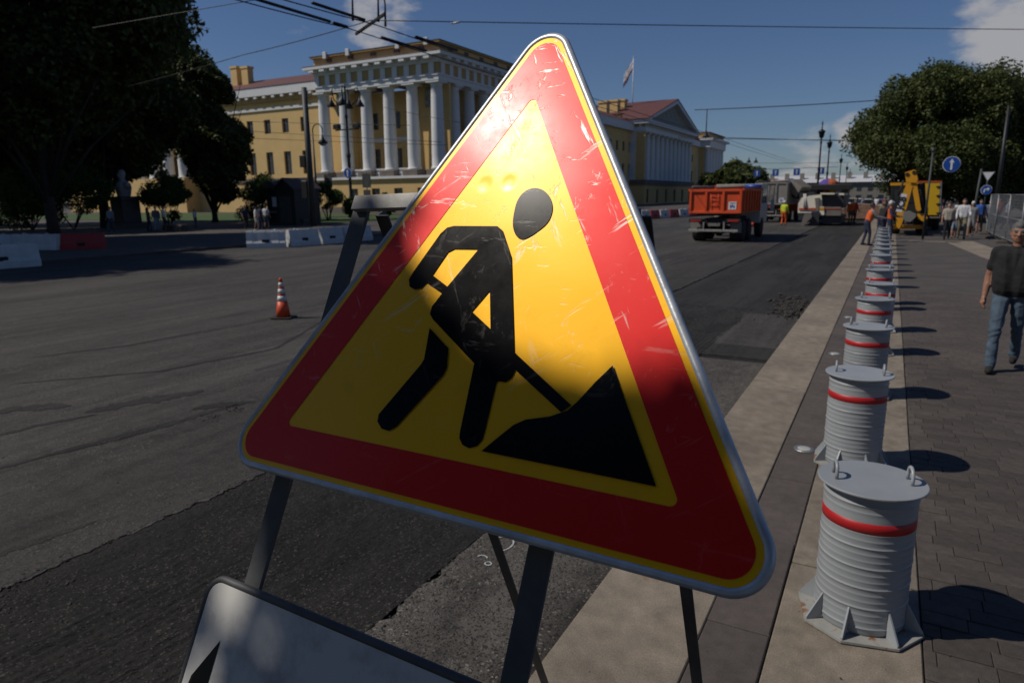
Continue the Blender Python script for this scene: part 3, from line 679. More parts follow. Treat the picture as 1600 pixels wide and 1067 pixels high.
m = MB(); m.box(QX-15, QX+.9, Q0-.9, Q1+.9, Z_FR-.399, Z_FR+.5); pbuild(m, 'cornice', 'stucco_white')
ZA = atX(1065, 162, QX).z; YM = (Q0+Q1)/2; ZE = Z_FR+.5
m = MB(); m.add([(QX-.4, Q0-.2, ZE+.01), (QX-.4, Q1+.2, ZE+.01), (QX-.4, YM, ZA-.5), (QX-1, Q0-.2, ZE+.01), (QX-1, Q1+.2, ZE+.01), (QX-1, YM, ZA-.5)], [(0, 1, 2), (5, 4, 3), (0, 3, 4, 1), (1, 4, 5, 2), (2, 5, 3, 0)]); pbuild(m, 'pediment', 'relief')
m = MB()
for s, ya in ((-1, Q0-1.2), (1, Q1+1.2)):
    m.add([(QX+1.0, ya, ZE+.02), (QX+1.0, YM, ZA), (QX+1.0, YM, ZA-.9), (QX+1.0, ya-s*2.2, ZE+.02), (QX-.39, ya, ZE+.02), (QX-.39, YM, ZA), (QX-.39, YM, ZA-.9), (QX-.39, ya-s*2.2, ZE+.02)],
          [(0, 1, 2, 3), (7, 6, 5, 4), (0, 4, 5, 1), (1, 5, 6, 2), (2, 6, 7, 3), (3, 7, 4, 0)])
pbuild(m, 'raking_cornice', 'stucco_white')
m = MB(); m.add([(QX+1.1, Q0-1.3, ZE+.05), (QX+1.1, YM, ZA+.1), (QX+1.1, Q1+1.3, ZE+.05), (QX-34, Q0-1.3, ZE+.05), (QX-34, YM, ZA+.1), (QX-34, Q1+1.3, ZE+.05),
             (QX+1.1, Q0-1.3, ZE+.25), (QX+1.1, YM, ZA+.35), (QX+1.1, Q1+1.3, ZE+.25), (QX-34, Q0-1.3, ZE+.25), (QX-34, YM, ZA+.35), (QX-34, Q1+1.3, ZE+.25)],
            [(0, 1, 4, 3), (1, 2, 5, 4), (9, 10, 7, 6), (10, 11, 8, 7), (0, 6, 7, 1), (1, 7, 8, 2), (3, 4, 10, 9), (4, 5, 11, 10), (0, 3, 9, 6), (2, 8, 11, 5)]); pbuild(m, 'portico_roof', 'roof_red')
m = MB(); m.box(QX-16, QX-5.5, Q0-1.6, Q0-1.31, ZE+.2, ZE+1.4); pbuild(m, 'attic_wall', 'ochre')
m = MB(); m.box(QX-16.2, QX-5.2, Q0-1.9, Q0-.9, ZE+1.401, ZE+1.6); pbuild(m, 'attic_coping', 'roof_red')
for k in range(5): m = MB(); m.box(QX-15+k*2.1, QX-14.1+k*2.1, Q0-1.75, Q0-1.602, ZE+.35, ZE+1.25); pbuild(m, 'attic_vent', 'frame_brown')
for px, py in ((944, 160), (961, 158), (972, 157)):
    p = atX(px, py, QX-12); m = MB(); m.box(p.x-1.1, p.x+1.1, p.y-1.1, p.y+1.1, p.z-4.5, p.z-.3); m.box(p.x-1.3, p.x+1.3, p.y-1.3, p.y+1.3, p.z-.299, p.z+.2); pbuild(m, 'chimney', 'ochre')
# last pavilion
T0, T1 = atX(1108, 250, QX).y, atX(1132, 250, QX).y
wall_x('street_wall', Q1, T0, FX, 0, 17.5, [(Q1+4+4.4*k, 6.3, 1.6, 3.4) for k in range(int((T0-Q1-4)/4.4))]+[(Q1+4+4.4*k, 12.6, 1.5, 2.2) for k in range(int((T0-Q1-4)/4.4))], .5)
m = MB(); m.box(FX-8, FX+1, Q1+1, T0-.5, 17.51, 19.2); pbuild(m, 'cornice', 'stucco_white')
m = MB(); m.box(FX-8, FX+.6, Q1+1.5, T0-.5, 19.21, 20.6, .5); pbuild(m, 'street_roof', 'roof_red')
m = MB(); m.box(QX-16, QX-1.6, T0+.5, T1-.5, 0, Z_CT); pbuild(m, 'pavilion_wall', 'ochre')
m = MB(); m.box(QX-16, QX, T0, T1, 0, Z_CB-.01); pbuild(m, 'pavilion_base', 'ochre_dark')
for k in range(6): column(QX-1.0, T0+1.3+(T1-T0-2.6)*k/5)
for k in range(3): column(QX-4.5-3*k, T0+.2)
m = MB(); m.box(QX-16.3, QX+.2, T0-.3, T1+.3, Z_CT+.003, Z_FR); pbuild(m, 'architrave', 'stucco_white')
m = MB(); m.box(QX-17, QX+1.2, T0-1.2, T1+1.2, Z_FR+.001, Z_FR+.8); pbuild(m, 'cornice', 'stucco_white')
m = MB(); m.box(QX-15.5, QX-.6, T0+.3, T1-.3, Z_FR+.801, Z_FR+2.3); pbuild(m, 'attic_wall', 'ochre')
m = MB(); m.box(QX-16, QX-.1, T0-.1, T1+.1, Z_FR+2.301, Z_FR+2.6); pbuild(m, 'attic_roof', 'roof_red')
# flag on the roof
p0, p1 = atX(988, 168, QX-10), atX(989, 90, QX-10)
fl = thing('flagpole', 'tall white flagpole with a drooping flag above the red palace roof', 'flagpole', p0)
m = MB(); m.tube([(0, 0, -2), (0, 0, p1.z-p0.z)], [.16, .09], 8); m.lathe([(.0, 0), (.25, .2), (0, .45)], 8, (0, 0, p1.z-p0.z)); m.build('pole', 'sign_white', fl)
m = MB(); hz = p1.z-p0.z; vs = []; m2 = MB()
for i in range(7):
    for j in range(4): vs.append((-.1-i*.42, .35*math.sin(i*1.3+j), hz-.4-j*.95-i*.62-.1*i*j*.3))
m.add(vs, [(i*4+j, i*4+j+1, i*4+j+5, i*4+j+4) for i in range(6) for j in range(2)]); m.build('flag', 'flag_white', fl)
m2.add(vs, [(i*4+2, i*4+3, i*4+7, i*4+6) for i in range(6)]); m2.build('flag_stripe', 'flag_stripe', fl)

# ------------------------------------------------------------------ the roadworks sign on its stand
SP = [Vector((-.6455, 1.3675, 2.4782)), Vector((-1.2492, .9288, 1.5439)), Vector((-.0487, .8500, 1.5745))]
sn = (SP[1]-SP[0]).cross(SP[2]-SP[0]).normalized(); sx = (SP[2]-SP[1]).normalized(); sy = sn.cross(sx)
if sy.z < 0: sy = -sy
def S3(u, v, w=0.0): return SP[1]+sx*u+sy*v+sn*w
SIGN_M = Matrix(((sx.x, sy.x, sn.x, SP[1].x), (sx.y, sy.y, sn.y, SP[1].y), (sx.z, sy.z, sn.z, SP[1].z), (0, 0, 0, 1)))
stand = thing('roadworks_sign', 'large triangular yellow and red roadworks warning sign on a steel stand beside the kerb', 'road sign', (-.77, 1.2, 0))
panel_dents = [(.536, .640, .024, .0006), (.592, .641, .024, .0006), (.560, .175, .035, .0010), (.645, .148, .012, .0008), (.47, .27, .10, .0008)]
signfilm('film_yellow', (.92, .475, .003), .235, .75, panel_dents)
signfilm('film_red', (.66, .012, .010), .235, 1.0, panel_dents)
signfilm('film_black', (.006, .006, .007), .20, .22, panel_dents, 0)
signfilm('film_white', (.58, .57, .54), .32, .1, (), 0, .85)
mat('sign_rim', (.62, .66, .70), .40, .35, var=.25, scale=14, bump=.0008, bscale=60, rust=((.09, .08, .07), .72, 18))
def rtri(ins, r, k=9):
    """rounded triangle, inset from the outline by ins"""
    P = [Vector((.602, 1.036)), Vector((0, 0)), Vector((1.204, 0))]; out = []
    for i in range(3):
        a, p, b = P[i-1], P[i], P[(i+1) % 3]
        d1, d2 = (a-p).normalized(), (b-p).normalized(); bis = (d1+d2).normalized(); sh = math.sin(math.acos(max(-1, min(1, d1.dot(d2))))/2)
        c = p+bis*((ins+r)/sh)
        n1 = d1*(-1)*0; 
        t1 = d1*((c-p).dot(d1)); t2 = d2*((c-p).dot(d2))
        e1 = ((p+t1)-c).normalized(); e2 = ((p+t2)-c).normalized()
        a1, a2 = math.atan2(e1.y, e1.x), math.atan2(e2.y, e2.x)
        dlt = (a2-a1+math.pi) % (2*math.pi)-math.pi
        out += [(c.x+r*math.cos(a1+dlt*j/k), c.y+r*math.sin(a1+dlt*j/k)) for j in range(k+1)]
    return out
def spart(m, name, mt, parent):
    me = m.mesh(name, mt); o = bpy.data.objects.new(name, me); COL.objects.link(o); o.parent = parent
    if parent is stand: o.matrix_local = Matrix.Translation(-stand.location) @ SIGN_M
    return o
m = MB(); m.prism(rtri(.010, .048), -.004, 0)
panel = spart(m, 'sign_panel', 'film_yellow', stand)
m = MB(); o_, i_ = rtri(.0240, .038), rtri(.103, .010)
k = len(o_)
m.add([(x, y, .0009) for x, y in o_]+[(x, y, .0009) for x, y in i_], [(a, (a+1) % k, k+(a+1) % k, k+a) for a in range(k)])
spart(m, 'red_border', 'film_red', panel)
m = MB(); pts = rtri(.0078, .053, 12); m.tube([(x, y, -.005) for x, y in pts], .0080, 10, closed=True)
spart(m, 'rim', 'sign_rim', panel)
FIG = dict(
 head=[(.6208, .5775), (.6216, .6024), (.6332, .6207), (.6546, .6272), (.6793, .6187), (.6965, .5997), (.7047, .5784), (.701, .5546), (.6831, .5369), (.6641, .5233), (.6506, .5203), (.6368, .5282), (.624, .5497)],
 body=[(.487, .5503), (.5912, .5483), (.6051, .5395), (.6394, .4849), (.6921, .3056), (.7015, .2738), (.6977, .2599), (.6875, .2518), (.6736, .2524), (.6695, .2486), (.6688, .1655), (.6677, .1469), (.6596, .1351), (.6441, .1289), (.6288, .1328), (.6191, .1436), (.6176, .1579), (.6133, .2787), (.4943, .3551), (.4837, .3655), (.4841, .3808), (.5074, .4202), (.5606, .5006), (.5031, .5008), (.489, .4937), (.4576, .4296), (.4464, .4166), (.4307, .4128), (.4144, .4198), (.408, .4344), (.4145, .4507), (.4581, .5337), (.4709, .5466)],
 shovel_handle=[(.4565, .4283), (.4666, .4444), (.5122, .421), (.5042, .4065)],
 shovel_shaft=[(.6874, .3096), (.8216, .2281), (.806, .2144), (.6951, .2797)],
 rear_leg=[(.4924, .3374), (.548, .3013), (.5556, .2643), (.5517, .2496), (.4742, .1422), (.4592, .1314), (.4397, .1331), (.4248, .1449), (.4232, .1582), (.4935, .2639), (.4984, .2762)],
 heap=[(.8797, .3014), (.9844, .127), (.6716, .1282), (.699, .157), (.7229, .1813), (.7435, .1935), (.7869, .2047), (.8171, .2189), (.8322, .2369), (.8546, .2697)])
from mathutils.geometry import tessellate_polygon
def smooth_poly(P, it=1):
    """round the soft corners of an outline (Chaikin), keeping the sharp tips of long edges"""
    for _ in range(it):
        out = []
        for i in range(len(P)):
            a, b = Vector(P[i]), Vector(P[(i+1) % len(P)])
            t = .25 if (b-a).length < .05 else .012/(b-a).length
            out += [tuple(a.lerp(b, t)), tuple(a.lerp(b, 1-t))]
        P = out
    return P
def flat(name, polys, z, mt, parent):
    m = MB()
    loops = [[Vector((x, y, 0)) for x, y in P] for P in polys]
    tris = tessellate_polygon(loops); allp = [p for L_ in loops for p in L_]
    m.add([(p.x, p.y, z) for p in allp], [tuple(t) for t in tris])
    return spart(m, name, mt, parent)
for k, (nm, P) in enumerate(FIG.items()):
    polys = [smooth_poly(P, 2) if nm == 'head' else P]
    if nm == 'body': polys.append([(.6092, .4187), (.5804, .3759), (.6305, .3454)])
    flat('figure_'+nm, polys, .0016+.0003*k, 'film_black', panel)
# plate under the triangle
m = MB()
def rrect(u0, u1, v0, v1, r, k=7):
    out = []
    for cx_, cy_, a0 in ((u1-r, v1-r, 0), (u0+r, v1-r, 90), (u0+r, v0+r, 180), (u1-r, v0+r, 270)):
        out += [(cx_+r*math.cos(math.radians(a0+90*j/k)), cy_+r*math.sin(math.radians(a0+90*j/k))) for j in range(k+1)]
    return out
m.prism(rrect(.062, .98, -.82, -.240, .035), -.033, -.030); plate = spart(m, 'information_plate', 'film_white', stand)
m = MB(); m.tube([(x, y, -.036) for x, y in rrect(.056, .986, -.826, -.234, .041)], .0085, 8, closed=True); spart(m, 'rim', 'leg_paint', plate)
flat('arrow', [[(.139, -.341), (.139, -.62), (.055, -.62), (.085, -.425)]], -.0288, 'film_black', plate)
# the frame: front legs in the plane of the sign, rear legs spread behind
def lpart(m, name, mt='leg_paint'):
    o = m.build(name, mt, stand); o.location = -stand.location; return o
def angle_bar(p0, p1, a, t, out, side):
    """steel angle section: two flanges meeting at the corner"""
    m = MB(); p0, p1 = Vector(p0), Vector(p1); d = (p1-p0).normalized(); o = (Vector(out)-d*Vector(out).dot(d)).normalized(); s = (Vector(side)-d*Vector(side).dot(d)-o*Vector(side).dot(o)).normalized()
    def quadbar(off0, off1, off2, off3):
        vs = [p+q for p in (p0, p1) for q in (off0, off1, off2, off3)]
        m.add(vs, [(0, 1, 2, 3), (7, 6, 5, 4), (0, 4, 5, 1), (1, 5, 6, 2), (2, 6, 7, 3), (3, 7, 4, 0)])
    z = Vector((0, 0, 0)); quadbar(z, s*a, s*a+o*t, o*t); quadbar(o*t*1.02, s*t+o*t*1.02, s*t+o*a, o*a); return m
UA, UB = .135, .770
def foot(u): 
    v = -(S3(u, 0, -.0505).z-(-.1 if u < .5 else 0))/sy.z
    if u < .5: v = -(S3(u, 0, -.0505).z-.0)/sy.z
    return S3(u, v, -.0505)
for u in (UA, UB):
    lpart(angle_bar(foot(u), S3(u, .645, -.0505), .046, .006, -sn, sx), 'leg')
m = MB(); a_, b_ = S3(UA+.012, .630, -.040), S3(.82, .630, -.040); m.bar(a_, b_, .016, .034, sy); lpart(m, 'crossbar', 'bar_worn')
for X, t in ((S3(UA+.03, .6).x+.01, .026), (S3(UB+.03, .6).x+.01, .026)):
    lpart(angle_bar((X, 2.245, .004), (X, 1.285, 2.06), t+.010, .005, (0, 1, 0), (1, 0, 0)), 'rear_leg')

# ------------------------------------------------------------------ steel bollards
def make_bollard():
    t = thing('bollard', '', 'bollard', (0, 0, 0))
    h = .725; prof = [(.196, .004)]
    z = .03; q_ = 0
    while z < h-.05:                                                   # rolled ribs: every third one proud
        p = .0345; k_ = .0036 if q_ % 3 == 0 else .0012; q_ += 1
        if .52 < z < .60: k_ = 0
        prof += [(.2075, z), (.2075, z+p*.55), (.2075+k_, z+p*.66), (.2075+k_*.8, z+p*.74), (.2075, z+p*.82)]; z += p
    prof += [(.206, h-.012), (.206, h)]
    m = MB(); m.lathe(prof, 48); m.build('body', 'steel_grey', t)
    m = MB(); m.lathe([(.2070, .5395), (.2084, .540), (.2084, .593), (.2070, .5935)], 48); m.build('red_band', 'band_red', t)
    m = MB(); m.lathe([(.238, h+.001), (.242, h+.004), (.242, h+.010), (.239, h+.0125)], 56, smooth=False); lid = m.build('lid', 'steel_grey', t)
    for s in (-1, 1):
        m = MB(); pts = [(s*.165, -.042, h+.010), (s*.165, -.042, h+.045)]+[(s*.165, -.042*math.cos(a), h+.045+.042*math.sin(a)) for a in (.4, .8, 1.2, 1.57, 1.95, 2.35, 2.75)]+[(s*.165, .042, h+.045), (s*.165, .042, h+.010)]
        m.tube(pts, .0085, 8); m.build('handle', 'steel_grey', t)
    oc = [(-.268, -.125), (-.125, -.268), (.125, -.268), (.268, -.125), (.268, .125), (.125, .268), (-.125, .268), (-.268, .125)]
    m = MB(); m.prism(oc, 0.001, .013); m.build('base_plate', 'steel_plate', t)
    for vx, vy in oc:                                                  # radial triangular gussets, one to each corner of the plate
        d = Vector((vx, vy, 0)); L_ = d.length; d.normalize(); n = d.cross(Vector((0, 0, 1)))*.004; z0 = .0135
        A, B, C_ = d*.2085+Vector((0, 0, z0)), d*(L_*.975)+Vector((0, 0, z0)), d*.2085+Vector((0, 0, .150)); D_ = d*(L_*.975)+Vector((0, 0, z0+.012))
        m = MB(); m.add([A-n, B-n, D_-n, C_-n, A+n, B+n, D_+n, C_+n], [(0, 1, 2, 3), (7, 6, 5, 4), (0, 4, 5, 1), (1, 5, 6, 2), (2, 6, 7, 3), (3, 7, 4, 0)]); m.build('gusset', 'steel_grey', t)
    return t
ordn = ['nearest', 'second nearest', 'third nearest', 'fourth nearest', 'fifth nearest', 'sixth nearest', 'seventh nearest', 'eighth nearest', 'ninth nearest', 'tenth nearest', 'eleventh nearest', 'twelfth nearest', 'thirteenth nearest', 'fourteenth nearest', 'farthest']
b0 = make_bollard()
for i, (x, y, rz, tx, ty) in enumerate([(.035, 3.565, 8, .012, -.015), (-.105, 5.80, 2, 0, .01), (-.10, 7.96, -4, 0, 0), (-.08, 10.17, 5, .01, 0), (-.04, 11.95, 0, 0, 0), (-.085, 14.2, -6, 0, 0), (-.07, 14.95, 9, 0, 0), (-.10, 17.6, 0, 0, 0), (-.11, 19.6, 4, 0, 0), (-.12, 21.3, -3, 0, 0), (-.14, 23.2, 0, 0, 0), (-.16, 25.3, 6, 0, 0), (-.18, 27.4, 0, 0, 0), (-.19, 29.6, 3, 0, 0), (-.2, 31.7, 0, 0, 0)]):
    o = b0 if i == 0 else copy_tree(b0)
    o.location = (x, y, .004); o.rotation_euler = (math.radians(rng.uniform(-.5, .5)), math.radians(rng.uniform(-.5, .5)), math.radians(rz*1.6))
    tag(o, 'grey ribbed steel bollard with a red band, %s to the viewer in the row' % ordn[i], group='steel bollards along the kerb')
# flush ground lights in the dark slabs
me1 = MB(); me1.lathe([(.085, 0), (.085, .006), (.06, .009)], 28); me1 = me1.mesh('ground_light', 'galvanised')
me2 = MB(); me2.lathe([(.056, .006), (.056, .0105), (.04, .013), (0, .0135)], 24); me2 = me2.mesh('lens', 'lamp_glass')
for (px, py, wd) in ((1257, 702, 'nearest'), (1305, 553, 'second'), (1326, 496, 'third')):
    p = g(px, py); o = tag(link('ground_light', me1, None, (p.x, p.y, .001)), 'flush round steel ground light in the dark slabs, %s from the viewer' % wd, 'ground light', 'ground lights beside the bollards'); link('lens', me2, o)

# ------------------------------------------------------------------ trees
def foliage(name, blobs, n, size, seed, mt, parent, inner=.35):
    """leaf faces spread through lumpy blobs (cx, cy, cz, rx, ry, rz)"""
    r = np.random.default_rng(seed); B = np.array(blobs, float)
    wgt = (B[:, 3]*B[:, 4]*B[:, 5])**(.67); which = r.choice(len(B), n, p=wgt/wgt.sum())
    d = r.normal(size=(n, 3)); d /= np.linalg.norm(d, axis=1)[:, None]
    rad = inner+(1-inner)*r.random(n)**.45
    rad *= 1+.16*np.sin(d[:, 0]*5+which)+.13*np.sin(d[:, 1]*7+d[:, 2]*6+which*2.)
    P = B[which, :3]+d*rad[:, None]*B[which, 3:]
    nrm = r.normal(size=(n, 3))+d*.6+np.array([0, 0, .5]); nrm /= np.linalg.norm(nrm, axis=1)[:, None]
    t = np.cross(nrm, r.normal(size=(n, 3))); t /= np.linalg.norm(t, axis=1)[:, None]; b = np.cross(nrm, t)
    s = size*(.6+.8*r.random(n))[:, None]
    V = np.stack([P+t*s, P+b*s*.62+nrm*s*.12, P-t*s, P-b*s*.62+nrm*s*.12], 1).reshape(-1, 3)
    me = np_mesh(name, V, np.arange(4*n).reshape(n, 4), [mt])
    a = me.attributes.new('leaf_tone', 'FLOAT', 'FACE'); tone = np.clip(.5+.28*r.normal(size=n)+.25*(r.random(len(B))[which]-.5), 0, 1); a.data.foreach_set('value', tone.astype(np.float32))
    return link(name, me, parent)
def blobset(c, R, H, n, seed, br=.42, bias=0.):
    """clumps filling an egg-shaped crown of radius R and height H centred at c"""
    q = random.Random(seed); out = []
    while len(out) < n:
        x, y, z = q.uniform(-1, 1), q.uniform(-1, 1), q.uniform(-1, 1); d = x*x+y*y+z*z
        if d > 1 or d < .12: continue
        f = 1-.25*max(0, z)
        s = br*q.uniform(.45, 1.25)
        out.append((c[0]+x*R*f*.82, c[1]+y*R*f*.82, c[2]+z*H/2*.82, R*s, R*s, R*s*.82))
    return out
def tree(name, label, base, R, z0, z1, nl, size, seed, mt='leaf_lime', trunk=.35, nb=34, lean=(0, 0), br=.36, group=None, extra=()):
    t = thing(name, label, 'tree', base, 0, group); q = random.Random(seed)
    cz = (z0+z1)/2; c = (lean[0], lean[1], cz)
    m = MB(); m.tube([(0, 0, -.2), (lean[0]*.1, lean[1]*.1, z0*.5), (lean[0]*.4, lean[1]*.4, z0+(z1-z0)*.25), (lean[0]*.9, lean[1]*.9, z0+(z1-z0)*.75)], [trunk*1.25, trunk*.9, trunk*.65, trunk*.18], 9)
    for k in range(9):
        a = q.uniform(0, 6.28); zs = z0*q.uniform(.75, 1.2); e = Vector((lean[0]+R*.7*math.cos(a), lean[1]+R*.7*math.sin(a), cz+q.uniform(-.25, .3)*(z1-z0))); s_ = Vector((lean[0]*.3, lean[1]*.3, zs))
        m.tube([s_, s_.lerp(e, .45)+Vector((0, 0, .5)), e], [trunk*.4, trunk*.24, trunk*.07], 6)
    m.build('trunk', 'bark', t)
    foliage('crown', blobset(c, R, z1-z0, nb, seed, br)+list(extra), nl, size, seed, mt, t)
    return t
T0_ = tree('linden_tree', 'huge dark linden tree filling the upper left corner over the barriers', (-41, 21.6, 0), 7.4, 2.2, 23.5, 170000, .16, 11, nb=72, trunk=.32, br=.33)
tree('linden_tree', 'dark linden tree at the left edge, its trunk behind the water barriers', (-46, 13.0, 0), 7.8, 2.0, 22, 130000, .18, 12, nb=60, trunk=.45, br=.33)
tree('linden_tree', 'shaded linden tree with a dark trunk behind the bust', (-56, 33.6, 0), 6.9, 2.0, 21, 120000, .18, 13, nb=60, trunk=.42, br=.33)
tree('linden_tree', 'narrow dark tree in front of the palace wing beside the booth', (-57.5, 45.2, 0), 4.9, .8, 17.0, 120000, .15, 14, nb=46, trunk=.3, br=.33)
tree('linden_tree', 'tall linden tree standing deep in the garden on the left', (-72, 33, 0), 9, 2.5, 21, 60000, .34, 15, nb=50, trunk=.5)
for (x_, y_, r_, lb_) in ((-40, 4.5, 1.1, 'linden tree out of view on the left, next to the visible ones'), (-39, -4.5, 2.3, 'linden tree out of view on the left, second from the visible ones'), (-40, -13, 3.7, 'linden tree out of view on the left, third from the visible ones'), (-63, 20, 5.0, 'linden tree deep in the garden behind the left edge tree'), (-66, 8, .6, 'linden tree deep in the garden out of view on the left')):
    c_ = copy_tree(T0_); c_.location = (x_, y_, 0); c_.rotation_euler = (0, 0, r_); tag(c_, lb_)
RTY = 62.0
cR = atY(1460, 220, RTY)
tree('chestnut_tree', 'broad round chestnut tree behind the yellow backhoe on the right', (cR.x+.75, RTY, 0), 6.6, .7, 12.0, 210000, .105, 21, nb=72, trunk=.45, br=.30)
cR2 = atY(1618, 250, 72); tree('chestnut_tree', 'dark tree at the right edge behind the mesh fence', (cR2.x+3, 74, 0), 6.5, 1.2, 11.5, 70000, .15, 22, nb=40, trunk=.4)
tree('chestnut_tree', 'dark tree behind the blue arrow sign and the yield sign', (9.6, 66, 0), 5.2, .8, 9.8, 60000, .14, 25, nb=36, trunk=.4)
cF = atY(1150, 300, 190); tree('linden_tree', 'distant dark tree past the end of the palace, above the orange truck', (cF.x, 190, 0), 8.2, .5, 11.5, 16000, .5, 23, nb=30)
cF = atY(1128, 310, 175); tree('linden_tree', 'low distant tree at the foot of the far pavilion', (cF.x, 175, 0), 5.5, .4, 8.3, 9000, .5, 24, nb=22)
BT = tree('sky_block_tree', 'street tree on the pavement behind the viewer, nearest of four', (2.6, -7.5, 0), 4.2, 2.6, 11, 60000, .15, 27, nb=44, trunk=.25, group='unseen trees added behind the viewer')  # unseen trees, added to cut the sky fill on the sign
for (x_, y_, r_, lb_) in ((-3.2, -10.5, 1.1, 'second nearest'), (9.5, -9, 2.3, 'third nearest'), (-11, -13, 3.7, 'farthest')):
    c_ = copy_tree(BT); c_.location = (x_, y_, 0); c_.rotation_euler = (0, 0, r_); tag(c_, 'unseen tree added behind the viewer to block skylight, %s of four' % lb_)
# small unseen tree, crown shaped to shade the lower half of the sign
AX, BX = Vector((-.515, .857, 0)).normalized(), None
BX = SUN.cross(AX); BX = BX if BX.z > 0 else -BX
def sunpos(a, b, d): return AX*a+BX*b+SUN*d
tb = sunpos(.1, -.3, 9.4); base = Vector((tb.x, tb.y, ZR))
sh_bl = []
for (a, b, d, r_) in [(1.42, 1.02, 9.0, .25), (1.60, .86, 9.2, .30), (1.24, 1.00, 9.1, .25), (1.06, 1.01, 8.9, .27), (.90, 1.20, 9.1, .25), (.62, 1.16, 9.2, .30), (.25, 1.05, 9.0, .45), (1.18, .80, 9.2, .20), (1.36, .80, 9.2, .2), (.85, .72, 9.3, .4), (.86, .34, 9.6, .34), (.86, 0, 9.4, .34), (.88, -.3, 9.5, .32), (1.63, .38, 9.5, .31), (1.64, .02, 9.5, .32), (1.6, -.3, 9.8, .3), (.3, .4, 9.5, .6), (.25, -.2, 9.0, .6), (-.2, -.3, 9.4, .7), (.6, -.8, 9.6, .5), (-.5, .3, 9.5, .7), (-.6, -.5, 9.3, .7), (.1, -1.0, 9.4, .7), (-.3, .8, 9.4, .5)]:
    p = sunpos(a, b, d)-base; sh_bl.append((p.x, p.y, p.z, r_, r_, r_))
yt = thing('sign_shade_tree', 'unseen leafy tree in an added planter behind the viewer, crown shaped to shade the sign', 'tree', base)
m = MB(); ctr = sunpos(.3, -.1, 9.4)-base; m.tube([(0, 0, .3), (.05, .05, ctr.z*.45), tuple(ctr*.75+Vector((0, 0, ctr.z*.2)))], [.11, .08, .03], 9)
for s_ in sh_bl: m.tube([(.04, .04, ctr.z*.5), (s_[0]*.5, s_[1]*.5, (ctr.z*.55+s_[2])/2), s_[:3]], [.05, .03, .012], 6)
m.build('trunk', 'bark', yt)
foliage('crown', sh_bl, 60000, .055, 31, 'leaf_shrub', yt, inner=.05)
m = MB(); m.lathe([(.75, .001), (.95, .55), (1.0, .62), (.88, .62), (.85, .45), (0, .45)], 28); m.build('planter', 'granite_dark', yt)
# shrubs
def shrub(label, px, py, X, w, h, seed, n=9000, size=.07, mt='leaf_shrub'):
    p = atX(px, py, X); p.z = .05; t = thing('shrub', label, 'shrub', p, 0, 'shrubs before the palace'); q = random.Random(seed)
    m = MB()
    for k in range(5): a = q.uniform(0, 6.28); m.tube([(0, 0, -.1), (w*.2*math.cos(a), w*.2*math.sin(a), h*.4), (w*.35*math.cos(a), w*.35*math.sin(a), h*.8)], [.05, .035, .012], 5)
    m.build('stem', 'bark', t); foliage('foliage', blobset((0, 0, h*.52), w/2, h, 14, seed, .42), n, size, seed, mt, t)
shrub('sunlit shrub left of the dark booth', 398, 330, -47, 3.2, 3.6, 41)
shrub('bright green shrub in the shade left of the bust', 110, 318, -55, 6.0, 5.2, 42, 16000, .085)
shrub('bright green shrub right of the bust under the dark tree', 262, 318, -52, 4.2, 4.6, 43, 14000, .08)
shrub('shrub right of the dark booth beside the grey pole', 512, 335, -47, 3.4, 3.9, 44)
shrub('tall shrub behind the dark booth roofs', 425, 310, -50, 3.5, 4.6, 45)
shrub('low bush behind the stand frame, left of the lawn gap', 560, 335, -46, 2.6, 2.6, 46)
shrub('low bush seen just under the stand crossbar', 603, 335, -45, 2.8, 2.4, 47)
shrub('dim shrub at the left edge before the palace wing', 45, 318, -58, 6, 4.4, 48, 14000, .085)

# ------------------------------------------------------------------ poles, lamps, wires
def pole(name, label, cat, base, h, r0, r1, mt='pole_grey'):
    t = thing(name, label, cat, base); m = MB(); m.tube([(0, 0, -.1), (0, 0, h)], [r0, r1], 10); m.build('post', mt, t); return t
pb = atY(490, 340, 40); pt = atY(475, 137, 40)
t = pole('tram_pole', 'thick plain grey steel pole left of the ornate street lamp', 'pole', (pt.x, 40, 0), pt.z, .26, .20)
for (z, w_, h_) in ((2.2, .9, 1.3), (4.5, .6, .9)):
    m = MB(); m.box(-.75, -.22, -.25, .25, z, z+h_, .05); m.build('control_box', 'black_iron', t)
# hooked lamp beside it
hb = atY(497, 340, 44); ht = atY(487, 190, 44)
t = thing('hooked_lamp', 'slim black lamp post with a hooked arm and hanging lantern', 'street lamp', (ht.x, 44, 0)); hh = ht.z-.8
m = MB(); m.tube([(0, 0, -.1), (0, 0, .8), (0, 0, 3), (0, 0, hh)], [.16, .12, .09, .06], 8); m.lathe([(.2, 0), (.2, .5), (.13, .7)], 10); m.build('post', 'black_iron', t)
m = MB(); R_ = .28*2; m.tube([(R_/1-R_*math.cos(a), 0, hh+R_*math.sin(a)) for a in np.linspace(0, 3.5, 12)], .045, 6); m.build('hook', 'black_iron', t)
m = MB(); ox = 2*R_-.05; m.lathe([(.05, 0), (.1, -.25), (.16, -.4), (.42, -.72), (.40, -.76), (0, -.76)][::-1], 12, (ox, 0, hh-.25)); lp = m.build('lantern', 'black_iron', t)
m = MB(); m.lathe([(0, -.2), (.2, -.14), (.3, 0)], 10, (ox, 0, hh-1.02)); m.build('glass', 'lamp_glass', lp)
